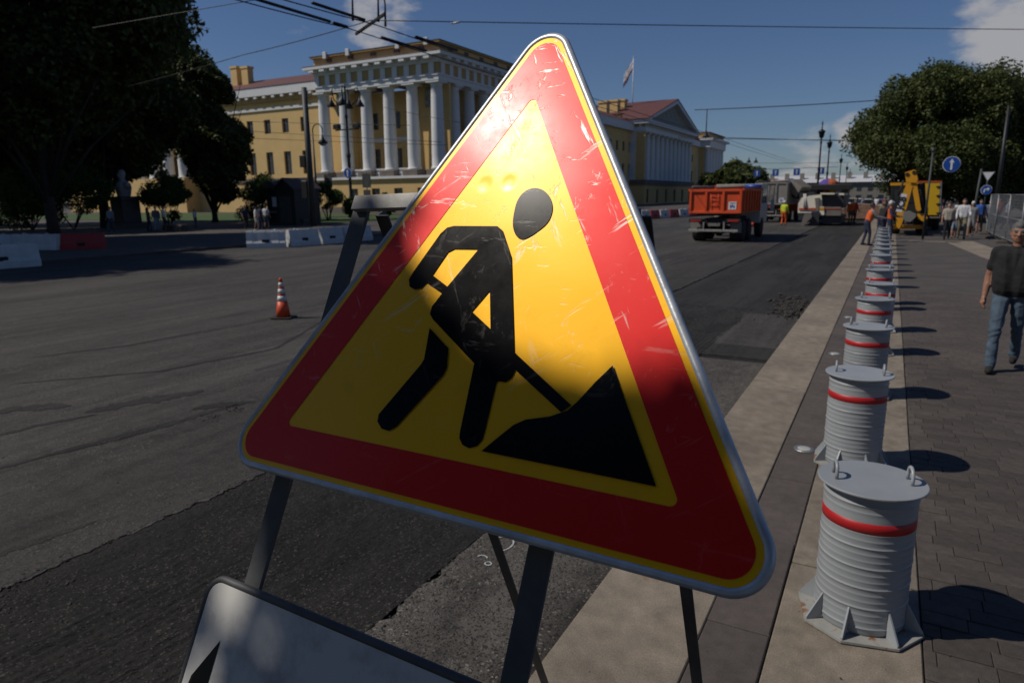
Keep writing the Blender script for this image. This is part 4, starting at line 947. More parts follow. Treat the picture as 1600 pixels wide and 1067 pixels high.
# ornate lamp with four arms
def ornate_lamp(label, base, h, arms=True, group=None, scale=1.):
    t = thing('ornate_lamp', label, 'street lamp', base, 0, group); s = scale
    m = MB(); m.lathe([(.34*s, -.1), (.34*s, .9*s), (.24*s, 1.1*s), (.2*s, 1.7*s), (.13*s, 2*s), (.12*s, h*.45), (.17*s, h*.46), (.17*s, h*.48), (.11*s, h*.49), (.085*s, h*.74), (.15*s, h*.75), (.08*s, h*.77), (.06*s, h*.95), (.12*s, h*.955), (.05*s, h*.97), (.01, h)], 10); m.build('post', 'black_iron', t)
    if arms:
        for k in range(4):
            a = k*math.pi/2+.5; ca, sa = math.cos(a), math.sin(a)
            m = MB(); m.tube([(ca*r_*s, sa*r_*s, h*.84+z*s) for r_, z in ((.05, 0), (.5, -.1), (.95, .35), (1.15, 1.0), (1.0, 1.35), (.8, 1.2))], .05*s, 6); ar = m.build('arm', 'black_iron', t)
            m = MB(); m.lathe([(.05*s, .0), (.12*s, -.3*s), (.38*s, -.75*s), (.36*s, -.8*s), (0, -.8*s)][::-1], 10, (ca*1.2*s, sa*1.2*s, h*.84+.6*s)); m.build('lantern', 'black_iron', ar)
    return t
lp_ = atY(538, 128, 58); lt = ornate_lamp('black ornate street lamp with scrolled arms before the palace columns', (lp_.x, 58, 0), lp_.z, scale=1.25)
zb = atY(538, 203, 58).z; m = MB()
m.bar((-1.6, 0, zb), (1.6, 0, zb), .12); m.build('floodlight_arm', 'black_iron', lt)
for s in (-1.35, 1.35): m = MB(); m.box(s-.35, s+.35, -.3, .2, zb+.1, zb+.6, .05); m.build('floodlight', 'black_iron', lt)
zs = atY(538, 271, 58).z
def disc_sign(parent, cx_, y, cz, r, arrow='up', n=28):
    m = MB(); m.lathe([(r, -.03), (r, 0)], n, (cx_, y, cz), axis='y'); d = m.build('sign_face', 'sign_white', parent)
    m = MB(); m.lathe([(r*.93, -.012), (r*.93, 0)], n, (cx_, y-.031, cz), axis='y'); m.build('blue_field', 'sign_blue', d)
    m = MB(); w_ = r*.11
    if arrow == 'up':
        m.prism([(cx_-w_, cz-r*.68), (cx_+w_, cz-r*.68), (cx_+w_, cz+r*.25), (cx_+w_*2.6, cz+r*.2), (cx_, cz+r*.72), (cx_-w_*2.6, cz+r*.2), (cx_-w_, cz+r*.25)], y-.052, y-.044, 'xz')
    else:
        m.prism([(cx_-r*.5, cz-r*.5), (cx_-r*.3, cz-r*.5), (cx_-r*.25, cz), (cx_+r*.15, cz+.1*r), (cx_+r*.15, cz-r*.2), (cx_+r*.6, cz+r*.2), (cx_+r*.15, cz+r*.55), (cx_+r*.15, cz+r*.32), (cx_-r*.45, cz+r*.15)], y-.052, y-.044, 'xz')
    m.build('arrow', 'sign_white', d); return d
disc_sign(lt, .0, -.3, zs, .55)
# signs hung low by the palace
for px, lab in ((513, 'grey back of a small rectangular sign between pole and lamp'), (573, 'grey back of a narrow sign right of the ornate lamp')):
    p = atY(px, 285, 52); t = pole('sign_post', lab, 'road sign', (p.x, 52, 0), p.z+1.0, .06, .05); m = MB(); m.box(-.5, .5, -.05, -.0, p.z-.5, p.z+.8); m.box(-.42, .42, -.05, 0, p.z-1.4, p.z-.7); m.build('sign_back', 'pole_grey', t)
# lamps down the right-hand side of the road
for i, (px, py, Z) in enumerate([(1286, 187, 11), (1298, 208, 11), (1315.5, 239, 11), (1324.5, 254, 11), (1329, 263, 11), (1333, 270, 11), (1336, 274, 11)]):
    p = g(px, py, Z); t = ornate_lamp('tall black lamp post beyond the milling machine, %s of the receding row' % ['nearest', 'second', 'third', 'fourth', 'fifth', 'sixth', 'farthest'][i], (p.x, p.y, 0), Z, False, 'lamp posts along the road')
    m = MB(); m.lathe([(.06, 0), (.28, .28), (.36, .8), (.46, .85), (.3, 1.0), (.1, 1.15)], 10, (0, 0, Z-2.3)); m.build('lantern', 'black_iron', t)
# trolleybus wires
def wire(label, pts, r=.012, sag=0.):
    q = []
    for a, b in zip(pts[:-1], pts[1:]):
        a, b = Vector(a), Vector(b)
        for k in range(9): t = k/8; q.append(a.lerp(b, t)-Vector((0, 0, sag*4*t*(1-t))))
    m = MB(); m.tube(q, r, 5); return tag(m.build('overhead_wire', 'wire'), label, 'wire', 'overhead wires')
ZW = 6.2
A1, A2 = g(400, 2, ZW), g(470, 20, ZW); xw1, xw2 = -12.15, -11.35
wire('left trolley wire of the pair above the road, running to the far end', [(xw1, 3, ZW), (xw1, 14, ZW), (xw1, 51, ZW), (xw1, 140, ZW)], .014, .12)
wire('right trolley wire of the pair above the road, running to the far end', [(xw2, 3, ZW), (xw2, 14, ZW), (xw2, 51, ZW), (xw2, 140, ZW)], .014, .12)
J = Vector((-11.5, 14.0, ZW+.12)); E1 = g(1610, 46.5, 7.0)
wire('long span wire crossing the sky from the wire junction to the right', [J, E1, E1+(E1-J)*.6], .012, .02)
wire('span wire from the wire junction down to the left over the trees', [J, g(380, 86, 6.6), g(200, 135, 7.2)], .012, .03)
wire('thin wire crossing the dark tree crown at the upper left', [g(145, 44, 7.5), g(400, 0, 7.5)], .012, 0)
for k, (p, q, lb) in enumerate([((1060, 213), (1610, 227), 'double span wire over the far road, upper strand'), ((1060, 216), (1610, 221), 'double span wire over the far road, lower strand'), ((1085, 172), (1400, 155), 'thin span wire over the pediment and the far road'), ((1130, 255), (1330, 254), 'thin far wire carrying the two small dark lamps')]):
    wire(lb, [g(*p, 6.6), g(*q, 6.6)], .022, .05)
for k, (p, q, lb) in enumerate([((385, 190), (640, 196), 'upper thin wire across the palace windows'), ((385, 205), (690, 222), 'middle thin wire across the palace windows'), ((385, 216), (700, 227), 'lowest thin wire across the palace windows'), ((600, 168), (720, 192), 'thin wire sloping across the palace columns')]):
    wire(lb, [atY(*p, 48), atY(*q, 48)], .02, .03)
jt = thing('wire_junction', 'dark junction of insulators where the trolley wires cross above the palace', 'wire fitting', J)
m = MB(); m.bar((-.95, .55, -.1), (.85, -.5, -.06), .05, .06); m.build('cross_bar', 'wire', jt)
for x, y0, y1 in ((xw1, 11.0, 13.3), (xw2, 11.9, 13.6), (xw1, 15.2, 17.2), (xw2, 15.6, 17.6), (xw1, 13.4, 13.9)):
    m = MB(); m.tube([(x-J.x, y0-J.y, -.09), (x-J.x, y1-J.y, -.09)], .035, 7); m.build('insulated_sleeve', 'wire', jt)
for x, y in ((-.25, -.35), (.2, .05), (.05, .5)): m = MB(); m.tube([(x, y, -.05), (x+.02, y, .45), (x-.15, y-.1, 2.2)], [.03, .02, .008], 6); m.build('hanger', 'wire', jt)
p = g(712, 36, 6.35); m = MB(); m.tube([(p.x-.12, p.y, p.z), (p.x+.12, p.y, p.z)], .025, 7); tag(m.build('strain_insulator', 'reflective'), 'small pale strain insulator on the long span wire', 'wire fitting')
for px, lb in ((1170, 'left of the two small dark fittings hanging over the far road'), (1181, 'right of the two small dark fittings hanging over the far road')):
    p = g(px, 254, 6.6); t = thing('wire_fitting', lb, 'wire fitting', p); m = MB(); m.lathe([(.05, .7), (.08, .4), (.3, .1), (.3, 0), (0, -.05)][::-1], 8); m.build('housing', 'wire', t)
p = g(1103, 214, 6.6); t = thing('wire_fitting', 'dark hanger fitting on the double span wire left of the far sky', 'wire fitting', p); m = MB(); m.tube([(0, 0, -.1), (0, 0, 2.1)], .04, 6); m.lathe([(.35, -.05), (.2, .1), (.05, .5)], 8); m.build('hanger', 'wire', t)
# blue lane signs over the far road
for i, (px, py) in enumerate([(1183, 271), (1212, 270), (1245, 269), (1283, 267)]):
    c = atY(px, py, 105); t = thing('lane_sign', 'small blue lane sign hanging over the far road, %s of four' % ['leftmost', 'second from left', 'second from right', 'rightmost'][i], 'road sign', c, 0, 'lane signs over the road')
    m = MB(); m.box(-.42, .42, 0, .06, -.45, .45); f = m.build('panel', 'sign_blue', t)
    m = MB(); m.box(-.05, .05, -.02, -.002, -.3, .2); m.prism([(-.17, .12), (.17, .12), (0, .36)], -.02, -.002, 'xz'); m.build('arrow', 'sign_white', t)
m = MB(); a, b = atY(1150, 266, 105), atY(1310, 261, 105); m.tube([a, b], .03, 5); tag(m.build('overhead_wire', 'wire'), 'thin wire carrying the blue lane signs', 'wire', 'overhead wires')

# road signs on the right
a, b = atY(1458, 238, 37), atY(1447, 345, 37); p = atY(1487, 257, 37); t = thing('arrow_sign', 'round blue ahead-only sign with a white arrow held off a slim leaning pole', 'road sign', (b.x-.05, 37, 0))
m = MB(); m.tube([(-.0, 0, 0), (a.x-b.x+.05, 0, a.z)], [.05, .04], 8); m.lathe([(.05, 0), (.08, .05), (.05, .2)], 8, (a.x-b.x+.05, 0, a.z)); m.build('post', 'pole_grey', t)
px_ = p.x-b.x+.05
for dz in (-.2, .2): m = MB(); m.tube([(.28, .02, p.z+dz), (px_, .02, p.z+dz)], .014, 6); m.build('bracket', 'black_iron', t)
disc_sign(t, px_, -.03, p.z, .345)
p = atY(1544, 275, 44); t = pole('yield_sign', 'small white yield triangle above a blue round sign near the fence', 'road sign', (p.x, 44, 0), p.z, .04, .04, 'black_iron')
m = MB(); m.prism([(-.29, p.z+.21), (.29, p.z+.21), (0, p.z-.29)], -.08, -.05, 'xz'); m.build('triangle', 'fence_zinc', t)
m = MB(); m.prism([(-.24, p.z+.175), (.24, p.z+.175), (0, p.z-.23)], -.095, -.082, 'xz'); m.build('triangle_face', 'sign_white', t)
disc_sign(t, 0, -.06, atY(1541, 297, 44).z, .25, 'right')
a, b = atY(1534, 264, 43), atY(1524, 330, 43); t = thing('grey_pole', 'slim leaning grey pole left of the yield sign', 'pole', (b.x, 43, 0)); m = MB(); m.tube([(-.1, 0, 0), (a.x-b.x, 0, a.z)], [.06, .05], 8); m.build('post', 'pole_grey', t)
a = atY(1577, 165, 50); t = pole('dark_mast', 'tall dark mast rising behind the mesh fence', 'pole', (a.x, 50, 0), a.z, .13, .09, 'black_iron')
# mesh fence panels
fa = [atY(1541, 370, 42), atY(1552, 374, 38.5), atY(1570, 379, 35), atY(1592, 384, 31.5), atY(1630, 388, 28)]
for i in range(4):
    a, b = fa[i].copy(), fa[i+1].copy(); a.z = b.z = 0; L = (b-a).length
    t = thing('fence_panel', 'grey wire mesh fence panel on the right pavement, %s panel' % ['farthest', 'second farthest', 'third farthest', 'nearest'][i], 'fence', a, math.atan2(b.y-a.y, b.x-a.x), 'temporary fence panels')
    m = MB()
    for q in ((.03, 0, .12, .03, 0, 1.98), (L-.03, 0, .12, L-.03, 0, 1.98), (.03, 0, 1.98, L-.03, 0, 1.98), (.03, 0, .2, L-.03, 0, .2), (.03, 0, 1.05, L-.03, 0, 1.05)): m.tube([q[:3], q[3:]], .022, 6)
    m.build('frame', 'fence_zinc', t)
    m = MB()
    for k in range(1, int(L/.11)): m.bar((k*.11, 0, .2), (k*.11, 0, 1.98), .006)
    for k in range(1, 16): m.bar((.03, 0, .2+k*.112), (L-.03, 0, .2+k*.112), .006)
    m.build('mesh', 'fence_zinc', t)
    m = MB(); m.box(-.12, .3, -.32, .32, 0.001, .13, .03); m.build('foot_block', 'granite_dark', t)

# ------------------------------------------------------------------ barriers, cones
def barrier(label, p, q, mt='barrier_white', h=.8):
    """water-filled plastic barrier: tapered profile, moulded pockets, filler caps"""
    p, q = Vector(p), Vector(q); L = (q-p).length-.03; t = thing('water_barrier', label, 'barrier', (p.x, p.y, ZR+.002), math.atan2(q.y-p.y, q.x-p.x), 'water barriers')
    m = MB(); prof = [(-.25, 0), (-.25, h*.28), (-.19, h*.42), (-.12, h*.9), (-.09, h), (.09, h), (.12, h*.9), (.19, h*.42), (.25, h*.28), (.25, 0)]
    n = max(4, int(L/.25))
    for i in range(n):
        x0, x1 = L*i/n, L*(i+1)/n; pin = .025 if i % 2 else 0
        m.add([(x, y*(1-pin*2), z*(1-pin*.6)) for x in (x0+(0 if i else .02), x1) for y, z in prof], [tuple(range(9, -1, -1)), tuple(range(10, 20))]+[(k, (k+1) % 10, 10+(k+1) % 10, 10+k) for k in range(10)])
    m.build('shell', mt, t)
    for x in (L*.25, L*.75): m = MB(); m.lathe([(.06, 0), (.06, .04), (0, .045)], 10, (x, 0, h)); m.build('filler_cap', mt, t)
    for x in (L*.5,): m = MB(); m.box(x-.16, x+.16, -.225, -.17, h*.30, h*.50, .02); m.build('fork_pocket', 'rubber', t)
g_ = lambda x, y: g(x, y, ZR)
barrier('white water barrier at the left frame edge, nearest of all', g_(-60, 424), g_(63, 415))
barrier('white water barrier left of the red barrier, second piece', g_(-25, 396), g_(22, 394))
barrier('white water barrier touching the red barrier', g_(24, 394), g_(96, 394))
barrier('dark red water barrier in the tree shade', g_(97, 393.5), g_(166, 392), 'barrier_red')
barrier('white water barrier left of the cone, first of the row before the booth', g_(386, 388), g_(448, 386.5))
barrier('white water barrier, second of the row before the booth', g_(450, 386), g_(497, 382.5))
barrier('white water barrier, third of the row, left of the stand leg', g_(499, 382), g_(534, 379.5))
barrier('white water barrier seen inside the stand frame', g_(536, 379), g_(578, 375))
for i in range(8):
    a, b = Vector((-37-.3*i, 74+6*i, ZR)), Vector((-37-.3*i-.3, 79.6+6*i, ZR))
    pa = atX(985+14*i, 338, -30); pb_ = atX(985+14*i+13, 338, -30)
    a, b = g_(985+15*i, 344-.9*i), g_(985+15*i+14, 343.2-.9*i)
    barrier('%s water barrier at the foot of the pedimented portico, number %s from the sign edge' % (['red', 'white'][i % 2], ['one', 'two', 'three', 'four', 'five', 'six', 'seven', 'eight'][i]), a, b, ['barrier_red', 'barrier_white'][i % 2])
def make_cone(label, p, h=.75):
    t = thing('traffic_cone', label, 'traffic cone', (p.x, p.y, ZR+.001), .4, 'traffic cones'); m = MB()
    m.prism(rrect(-.2, .2, -.2, .2, .06, 4), 0, .03); m.build('base', 'rubber', t)
    r = lambda z: .135-(.135-.028)*((z-.03)/(h-.03))
    cuts = [(.03, .33, 'cone_orange'), (.33, .43, 'reflective'), (.43, .47, 'cone_orange'), (.47, .56, 'reflective'), (.56, .60, 'cone_orange'), (.60, .68, 'reflective'), (.68, h, 'cone_orange')]
    for z0, z1, mt in cuts:
        e = .002 if mt == 'reflective' else 0
        m = MB(); pr = [(r(z0)+e, z0), (r(z1)+e, z1)]
        if z1 == h: pr += [(.022, h+.008), (.0, h+.01)]
        m.lathe(pr, 24); m.build('collar' if mt == 'reflective' else 'cone_body', mt, t)
make_cone('orange traffic cone with three white collars on the open asphalt', g_(443, 497))
make_cone('small distant orange and white cone right of the orange dump truck', g_(1176, 354))

# ------------------------------------------------------------------ vehicles
def wheel(parent, x, y, r, w, name='wheel'):
    m = MB(); m.lathe([(r*.55, -w/2), (r*.9, -w/2), (r, -w/2+.05), (r, w/2-.05), (r*.9, w/2), (r*.55, w/2)], 20, (x, y, r), axis='x'); o = m.build(name, 'rubber', parent)
    m = MB(); m.lathe([(r*.56, -w/2+.06), (r*.3, -w/2+.1), (.1, -w/2+.02), (0, -w/2+.02)], 16, (x, y, r), axis='x'); m.lathe([(r*.56, w/2-.06), (r*.3, w/2-.1), (.1, w/2-.02), (0, w/2-.02)], 16, (x, y, r), axis='x'); m.build('rim', 'dusty', o)
def dump_truck(label, loc, rz, body, tail_z0, tail_z1, W=2.46, L=4.8, cabm='cab_white', cabside=True):
    """tipper seen from behind; origin on the ground under the rear edge of the tailgate, +Y to the front"""
    t = thing('dump_truck', label, 'truck', loc, rz); h = W/2; z0, z1 = tail_z0, tail_z1
    m = MB(); m.box(-h+.04, h-.04, .06, L, z0, z0+.12); m.box(-h, -h+.07, .05, L, z0+.121, z1); m.box(h-.07, h, .05, L, z0+.121, z1); m.box(-h, h, L+.001, L+.08, z0, z1+.25); tub = m.build('tipper_body', body, t)
    for s in (-1, 1):
        for k in range(7):
            m = MB(); y = .35+k*(L-.7)/6; m.box(min(s*h, s*(h+.06))+.001*s, max(s*h, s*(h+.06))+.001*s, y-.05, y+.05, z0+.05, z1-.06); m.build('side_rib', body, tub)
        m = MB(); m.box(min(s*h, s*(h+.08))+.001*s, max(s*h, s*(h+.08))+.001*s, .0, L, z1-.059, z1+.05); m.build('top_rail', body, tub)
    m = MB(); m.box(-h+.01, h-.01, 0, .049, z0+.02, z1-.04); tg = m.build('tailgate', body, t)
    for x0, x1, a, b in ((-h, -h+.10, z0, z1), (h-.10, h, z0, z1), (-h+.101, h-.101, z1-.09, z1+.02), (-h+.101, h-.101, z0-.01, z0+.09), (-.47, -.37, z0+.091, z1-.091), (.33, .43, z0+.091, z1-.091)):
        m = MB(); m.box(x0, x1, -.075, -.001, a, b, .012); m.build('tailgate_rib', body, tg)
    for x in (-.20, .14): m = MB(); m.tube([(x, -.05, z0+.25), (x, -.05, z1-.2)], .018, 6); m.build('ladder_rail', body, tg)
    for z in (z0+.38, z0+.62, z0+.80): m = MB(); m.tube([(-.2, -.05, z), (.14, -.05, z)], .016, 6); m.build('ladder_rung', body, tg)
    m = MB(); m.box(.62, .98, -.02, -.002, z0+.16, z0+.52); pl = m.build('placard', 'sign_white', tg)
    m = MB()
    for x0, x1, a, b in ((.68, .92, .44, .47), (.70, .75, .22, .38), (.78, .82, .26, .40), (.86, .90, .22, .36), (.75, .86, .30, .33)): m.box(x0, x1, -.026, -.021, z0+a, z0+b)
    m.build('placard_mark', 'sign_blue', pl)
    m = MB(); m.tube([(-h+.05, .3, z1+.12), (-h+.05, L-.2, z1+.16)], .07, 8); m.tube([(-h+.15, L-.1, z1+.18), (h-.05, L-.1, z1+.18)], .10, 8); m.build('rolled_cover', 'dusty', t)
    m = MB(); m.tube([(h-.75, L-.22, z1+.16), (h+.04, L-.22, z1+.15)], .12, 8); m.build('cover_end', 'sign_blue', t)
    m = MB(); m.box(-.48, -.36, .1, L+2.2, .82, 1.12); m.box(.36, .48, .1, L+2.2, .82, 1.12); m.box(-.355, .355, .2, .35, .85, 1.1); m.box(-.9, .9, .25, 1.5, z0-.14, z0-.02); m.build('chassis', 'chassis', t)
    m = MB(); m.tube([(0, 1.0, .52), (0, 2.6, .52)], .2, 8); m.tube([(-.9, 1.0, .52), (.9, 1.0, .52)], .11, 8); m.tube([(-.9, 2.4, .52), (.9, 2.4, .52)], .11, 8); m.build('axle', 'chassis', t)
    for y in (1.0, 2.4):
        for s in (-1, 1): wheel(t, s*(h-.32), y, .52, .58)
    for s in (-1, 1): wheel(t, s*(h-.18), L+.9, .52, .32)
    m = MB(); m.box(-h+.02, h-.1, -.08, .0, .50, .60, .015); bp = m.build('underrun_bar', 'bar_worn', t)
    for x in (-.5, .45): m = MB(); m.box(x-.03, x+.03, -.02, .05, .601, .95); m.build('bar_hanger', 'bar_worn', t)
    for s in (-1, 1):
        m = MB(); m.box(s*.88-.32, s*.88+.32, -.02, .1, .93, 1.1); m.build('mudguard', 'chassis', t)
        m = MB(); m.box(s*.88-.24, s*.88+.24, -.05, -.021, .97, 1.06); m.build('tail_lamp', 'lamp_red', t)
        m = MB(); m.box(s*.95-.25, s*.95+.25, .30, .33, .45, .92); m.build('mud_flap', 'truck_grey', t)
    m = MB(); m.box(-.28, .28, -.05, -.01, .76, .90); m.build('number_plate', 'dusty', t)
    m = MB(); m.prism([(L+.25, .75), (L+2.35, .75), (L+2.35, 1.5), (L+2.15, z1+.28), (L+.35, z1+.30), (L+.25, z1+.1)], -h+.04, h-.04, 'yz'); c = m.build('cab', cabm, t)
    for s in (-1, 1):
        m = MB(); xx = s*(h-.035); m.box(min(xx, xx+s*.02), max(xx, xx+s*.02), L+.6, L+1.8, 1.75, z1+.1); m.build('side_window', 'glass_dark', c)
        m = MB(); m.bar((s*h, L+2.2, 1.6), (s*(h+.22), L+2.3, 1.6), .03); m.box(s*(h+.22)-.09, s*(h+.22)+.09, L+2.25, L+2.36, 1.35, 1.95, .03); m.build('mirror', 'cab_white', c)
    return t
dt = atY(1120, 298, 33.6)
dump_truck('orange dump truck seen from behind on the open road', ((g_(1075, 378).x+g_(1165, 378).x)/2-.08, 33.3, ZR+.001), -.02, 'truck_orange', 1.36, 2.44, 2.42, 4.6)
dump_truck('grey dusty dump truck being loaded by the cream milling machine', (g_(1215, 350).x-1.0, 58.5, ZR+.001), -.05, 'truck_grey', 1.4, 3.1, 2.4, 5.0, 'truck_orange')

# cold milling machine
MY = 53.0
def XZ(px, py, Y=MY): p = atY(px, py, Y); return (p.x, p.z)
mill = thing('milling_machine', 'cream road milling machine with a dark cab working on the far lane', 'construction machine', (*XZ(1280, 350)[:1], MY, ZR))
def mpart(poly, y0, y1, name, mt, parent=None, Y=MY):
    P = [XZ(px, py, Y) for px, py in poly]; m = MB(); m.prism(P, y0, y1, 'xz'); o = m.build(name, mt, parent or mill)
    if parent is None: o.location = -mill.location
    return o
hull = mpart([(1246, 333), (1247, 318), (1252, 309), (1262, 307), (1264, 306), (1283, 304), (1285, 333)], MY+.25, MY+7.5, 'hull', 'mill_cream')
mpart([(1284, 303), (1318, 303), (1318, 306), (1317, 325), (1284, 325)], MY+.6, MY+4.5, 'operator_station', 'mill_dark')
mpart([(1282, 301.5), (1304, 301.5), (1304, 304), (1282, 304)], MY, MY+4.8, 'canopy', 'mill_cream')
mpart([(1311, 302), (1319, 302), (1319, 305), (1311, 305)], MY, MY+4.8, 'canopy', 'mill_cream')
mpart([(1281, 323.5), (1314, 323.5), (1314, 337), (1281, 337)], MY+.05, MY+.59, 'rear_hood', 'dusty')
mpart([(1281, 323), (1288, 323), (1288, 336), (1281, 336)], MY-.02, MY+.045, 'rear_panel', 'mill_cream')
mpart([(1281, 324), (1288, 324), (1288, 328), (1281, 328)], MY-.05, MY-.025, 'warning_panel', 'loader_yellow')
mpart([(1289, 325.5), (1312, 325.5), (1312, 327), (1289, 327)], MY+.02, MY+.045, 'rear_stripe', 'mill_red')
mpart([(1273, 310), (1280, 309), (1279, 330), (1275, 330)], MY+.1, MY+.245, 'side_grille', 'dusty')
mpart([(1248, 325.5), (1275, 325), (1275, 328.5), (1248, 328.5)], MY+.19, MY+.245, 'orange_stripe', 'mill_red')
mpart([(1282, 337.5), (1316, 337.5), (1313, 350), (1286, 351)], MY+.3, MY+5, 'drum_housing', 'mill_dark')
for px in (1250, 1296): mpart([(px, 338), (px+16, 338), (px+15, 350.5), (px+1, 351)], MY+5.2, MY+7.2, 'crawler_track', 'rubber')
mpart([(1252, 352), (1258, 334), (1268, 334), (1270, 338), (1256, 353)], MY-.4, MY-.05, 'side_plate', 'dusty')
mpart([(1268, 331), (1281, 331), (1279, 353), (1266, 353), (1269, 340)], MY-.1, MY+.24, 'leg_column', 'mill_dark')
mpart([(1246, 334), (1281, 334), (1278, 344), (1248, 344)], MY+.3, MY+7.4, 'undercarriage', 'mill_dark')
a, b = atY(1262, 307, MY+6), atY(1226, 296, MY+10)
m = MB(); m.bar(a, b, 1.1, .5); o = m.build('conveyor', 'mill_dark', mill); o.location = -mill.location
m = MB(); m.bar(atY(1240, 288, MY+7), atY(1256, 300, MY+6.5), 1.2, .9); o = m.build('conveyor_hood', 'dusty', mill); o.location = -mill.location
for px in (1256.5, 1259): m = MB(); m.tube([atY(px, 303, MY+.3), atY(px, 325, MY+.15)], .05, 6); o = m.build('handrail', 'cab_white', mill); o.location = -mill.location

# backhoe loader seen from its digging end
BY = 40.0
bh = thing('backhoe_loader', 'yellow backhoe loader with its digging arm folded up, behind the workers', 'construction machine', (atY(1425, 370, BY).x, BY, 0))
def bpart(poly, y0, y1, name, mt, parent=None, Y=BY):
    P = [XZ(px, py, Y) for px, py in poly]; m = MB(); m.prism(P, y0, y1, 'xz'); o = m.build(name, mt, parent or bh)
    if parent is None: o.location = -bh.location
    return o
bpart([(1391, 285.5), (1414, 285), (1436, 285.5), (1436, 289), (1391, 290)], BY+.9, BY+2.9, 'cab_roof', 'loader_yellow')
bpart([(1393, 291), (1434, 290), (1435, 318), (1392, 318)], BY+1.0, BY+2.8, 'cab_glass', 'glass_dark')
for px in (1392, 1412, 1433): bpart([(px, 290), (px+2.5, 290), (px+2.5, 320), (px, 320)], BY+.93, BY+.99, 'cab_pillar', 'chassis')
bpart([(1392, 319), (1440, 319), (1440, 340), (1392, 340)], BY+.9, BY+5.2, 'engine_body', 'chassis')
bpart([(1396, 352), (1444, 352), (1444, 358), (1396, 358)], BY+.1, BY+.5, 'slide_frame', 'loader_yellow')
bpart([(1402, 339), (1436, 339), (1436, 351), (1402, 351)], BY+.2, BY+4.9, 'chassis', 'chassis')
boom = bpart([(1416, 288), (1426, 291), (1421, 309), (1409, 350), (1405, 357), (1401, 354), (1400, 340), (1404, 321)], BY-.45, BY-.12, 'boom', 'loader_yellow')
bpart([(1414, 270), (1428, 265.5), (1431, 267), (1434, 281), (1431, 286), (1416, 285)], BY-.5, BY-.08, 'knuckle', 'loader_yellow')
for px, py in ((1417.5, 273), (1428, 270)): p = atY(px, py, BY); m = MB(); m.lathe([(.09, -.03), (.09, 0)], 10, (p.x, BY-.502, p.z), axis='y'); o = m.build('pin', 'chassis', bh); o.location = -bh.location
bpart([(1423, 284), (1432, 284), (1439, 328), (1434, 330), (1431, 327)], BY-.42, BY-.16, 'dipper', 'loader_yellow')
bpart([(1411, 331), (1421, 329), (1431, 334), (1430, 339), (1422, 346), (1415, 345), (1410.5, 340)], BY-.75, BY+.05, 'bucket', 'truck_grey')
for k in range(4): x = 1413+k*4; bpart([(x, 343.5), (x+2, 343.5), (x+1.4, 348), (x+.8, 348)], BY-.7, BY-.6, 'bucket_tooth', 'dusty')
bpart([(1433, 334), (1447, 334), (1449, 341), (1443, 346), (1434, 342)], BY-.3, BY+.15, 'swing_bracket', 'loader_yellow')
for pts, r in ((((1412, 282), (1404, 306)), .05), (((1436, 287), (1441, 326)), .06), (((1437, 290), (1445, 332)), .035)):
    m = MB(); m.tube([atY(*p_, BY-.3) for p_ in pts], r, 7); o = m.build('hydraulic_ram', 'chassis', bh); o.location = -bh.location
bpart([(1433, 288), (1446, 286), (1448, 330), (1441, 330)], BY+.2, BY+.6, 'hose_bundle', 'chassis')
bpart([(1441, 330), (1450, 330), (1449, 367), (1452, 371), (1439, 371), (1442, 367)], BY-.15, BY+.2, 'stabiliser', 'chassis')
for s, px in ((-1, 1398), (1, 1438)):
    p = atY(px, 370, BY+1.6); wheel(bh, p.x-bh.location.x, 1.8, .72, .42); wheel(bh, p.x-bh.location.x, 4.6, .46, .34)
# lettering on the boom
cu = bpy.data.curves.new('lettering', 'FONT'); cu.body = 'JCB'; cu.size = .40; cu.extrude = .006; cu.align_x = 'CENTER'; cu.align_y = 'CENTER'; cu.space_character = 1.02; cu.offset = .012
tmp = bpy.data.objects.new('tmp_text', cu); COL.objects.link(tmp); bpy.context.view_layer.update()
tme = bpy.data.meshes.new_from_object(tmp.evaluated_get(bpy.context.evaluated_depsgraph_get())); bpy.data.objects.remove(tmp)
tme.materials.clear(); tme.materials.append(MATS['letter_black']); tme.name = 'lettering'
pa, pb_ = atY(1405, 329, BY), atY(1412.5, 305, BY); ang = math.atan2(pb_.z-pa.z, pb_.x-pa.x)
rot = Matrix.Rotation(math.pi/2, 4, 'X') @ Matrix.Rotation(ang, 4, 'Z')
o = bpy.data.objects.new('lettering', tme); COL.objects.link(o); o.parent = boom; mid = (pa+pb_)/2
o.matrix_local = Matrix.Translation((mid.x, BY-.475, mid.z)) @ rot
hw = (pb_-pa).length/2*1.16; m = MB(); m.box(-hw, hw, -.135, .135, -.006, -.002); bg_ = m.build('letter_panel', 'sign_white', boom); bg_.matrix_local = Matrix.Translation((mid.x, BY-.462, mid.z)) @ rot

# yellow box truck
VY = 45.0
bx = thing('box_truck', 'yellow box truck standing behind the backhoe loader', 'truck', (atY(1456, 360, VY).x, VY, 0))
def vpart(poly, y0, y1, name, mt, parent=None):
    P = [XZ(px, py, VY) for px, py in poly]; m = MB(); m.prism(P, y0, y1, 'xz'); o = m.build(name, mt, parent or bx)
    if parent is None: o.location = -bx.location
    return o
cargo = vpart([(1432, 285), (1469, 284), (1467, 336), (1432, 336)], VY, VY+6, 'cargo_box', 'box_yellow')
vpart([(1430, 283), (1472, 282.5), (1472, 285), (1430, 285.5)], VY-.02, VY+6.05, 'top_frame', 'mill_red'); vpart([(1469.5, 285), (1472, 285), (1470, 338), (1467.5, 338)], VY-.02, VY+6.02, 'corner_post', 'fence_zinc')
for py in (291, 305, 318, 332): vpart([(1463, py), (1469, py-.5), (1469, py+1), (1463, py+1.5)], VY-.06, VY-.002, 'hinge', 'chassis')
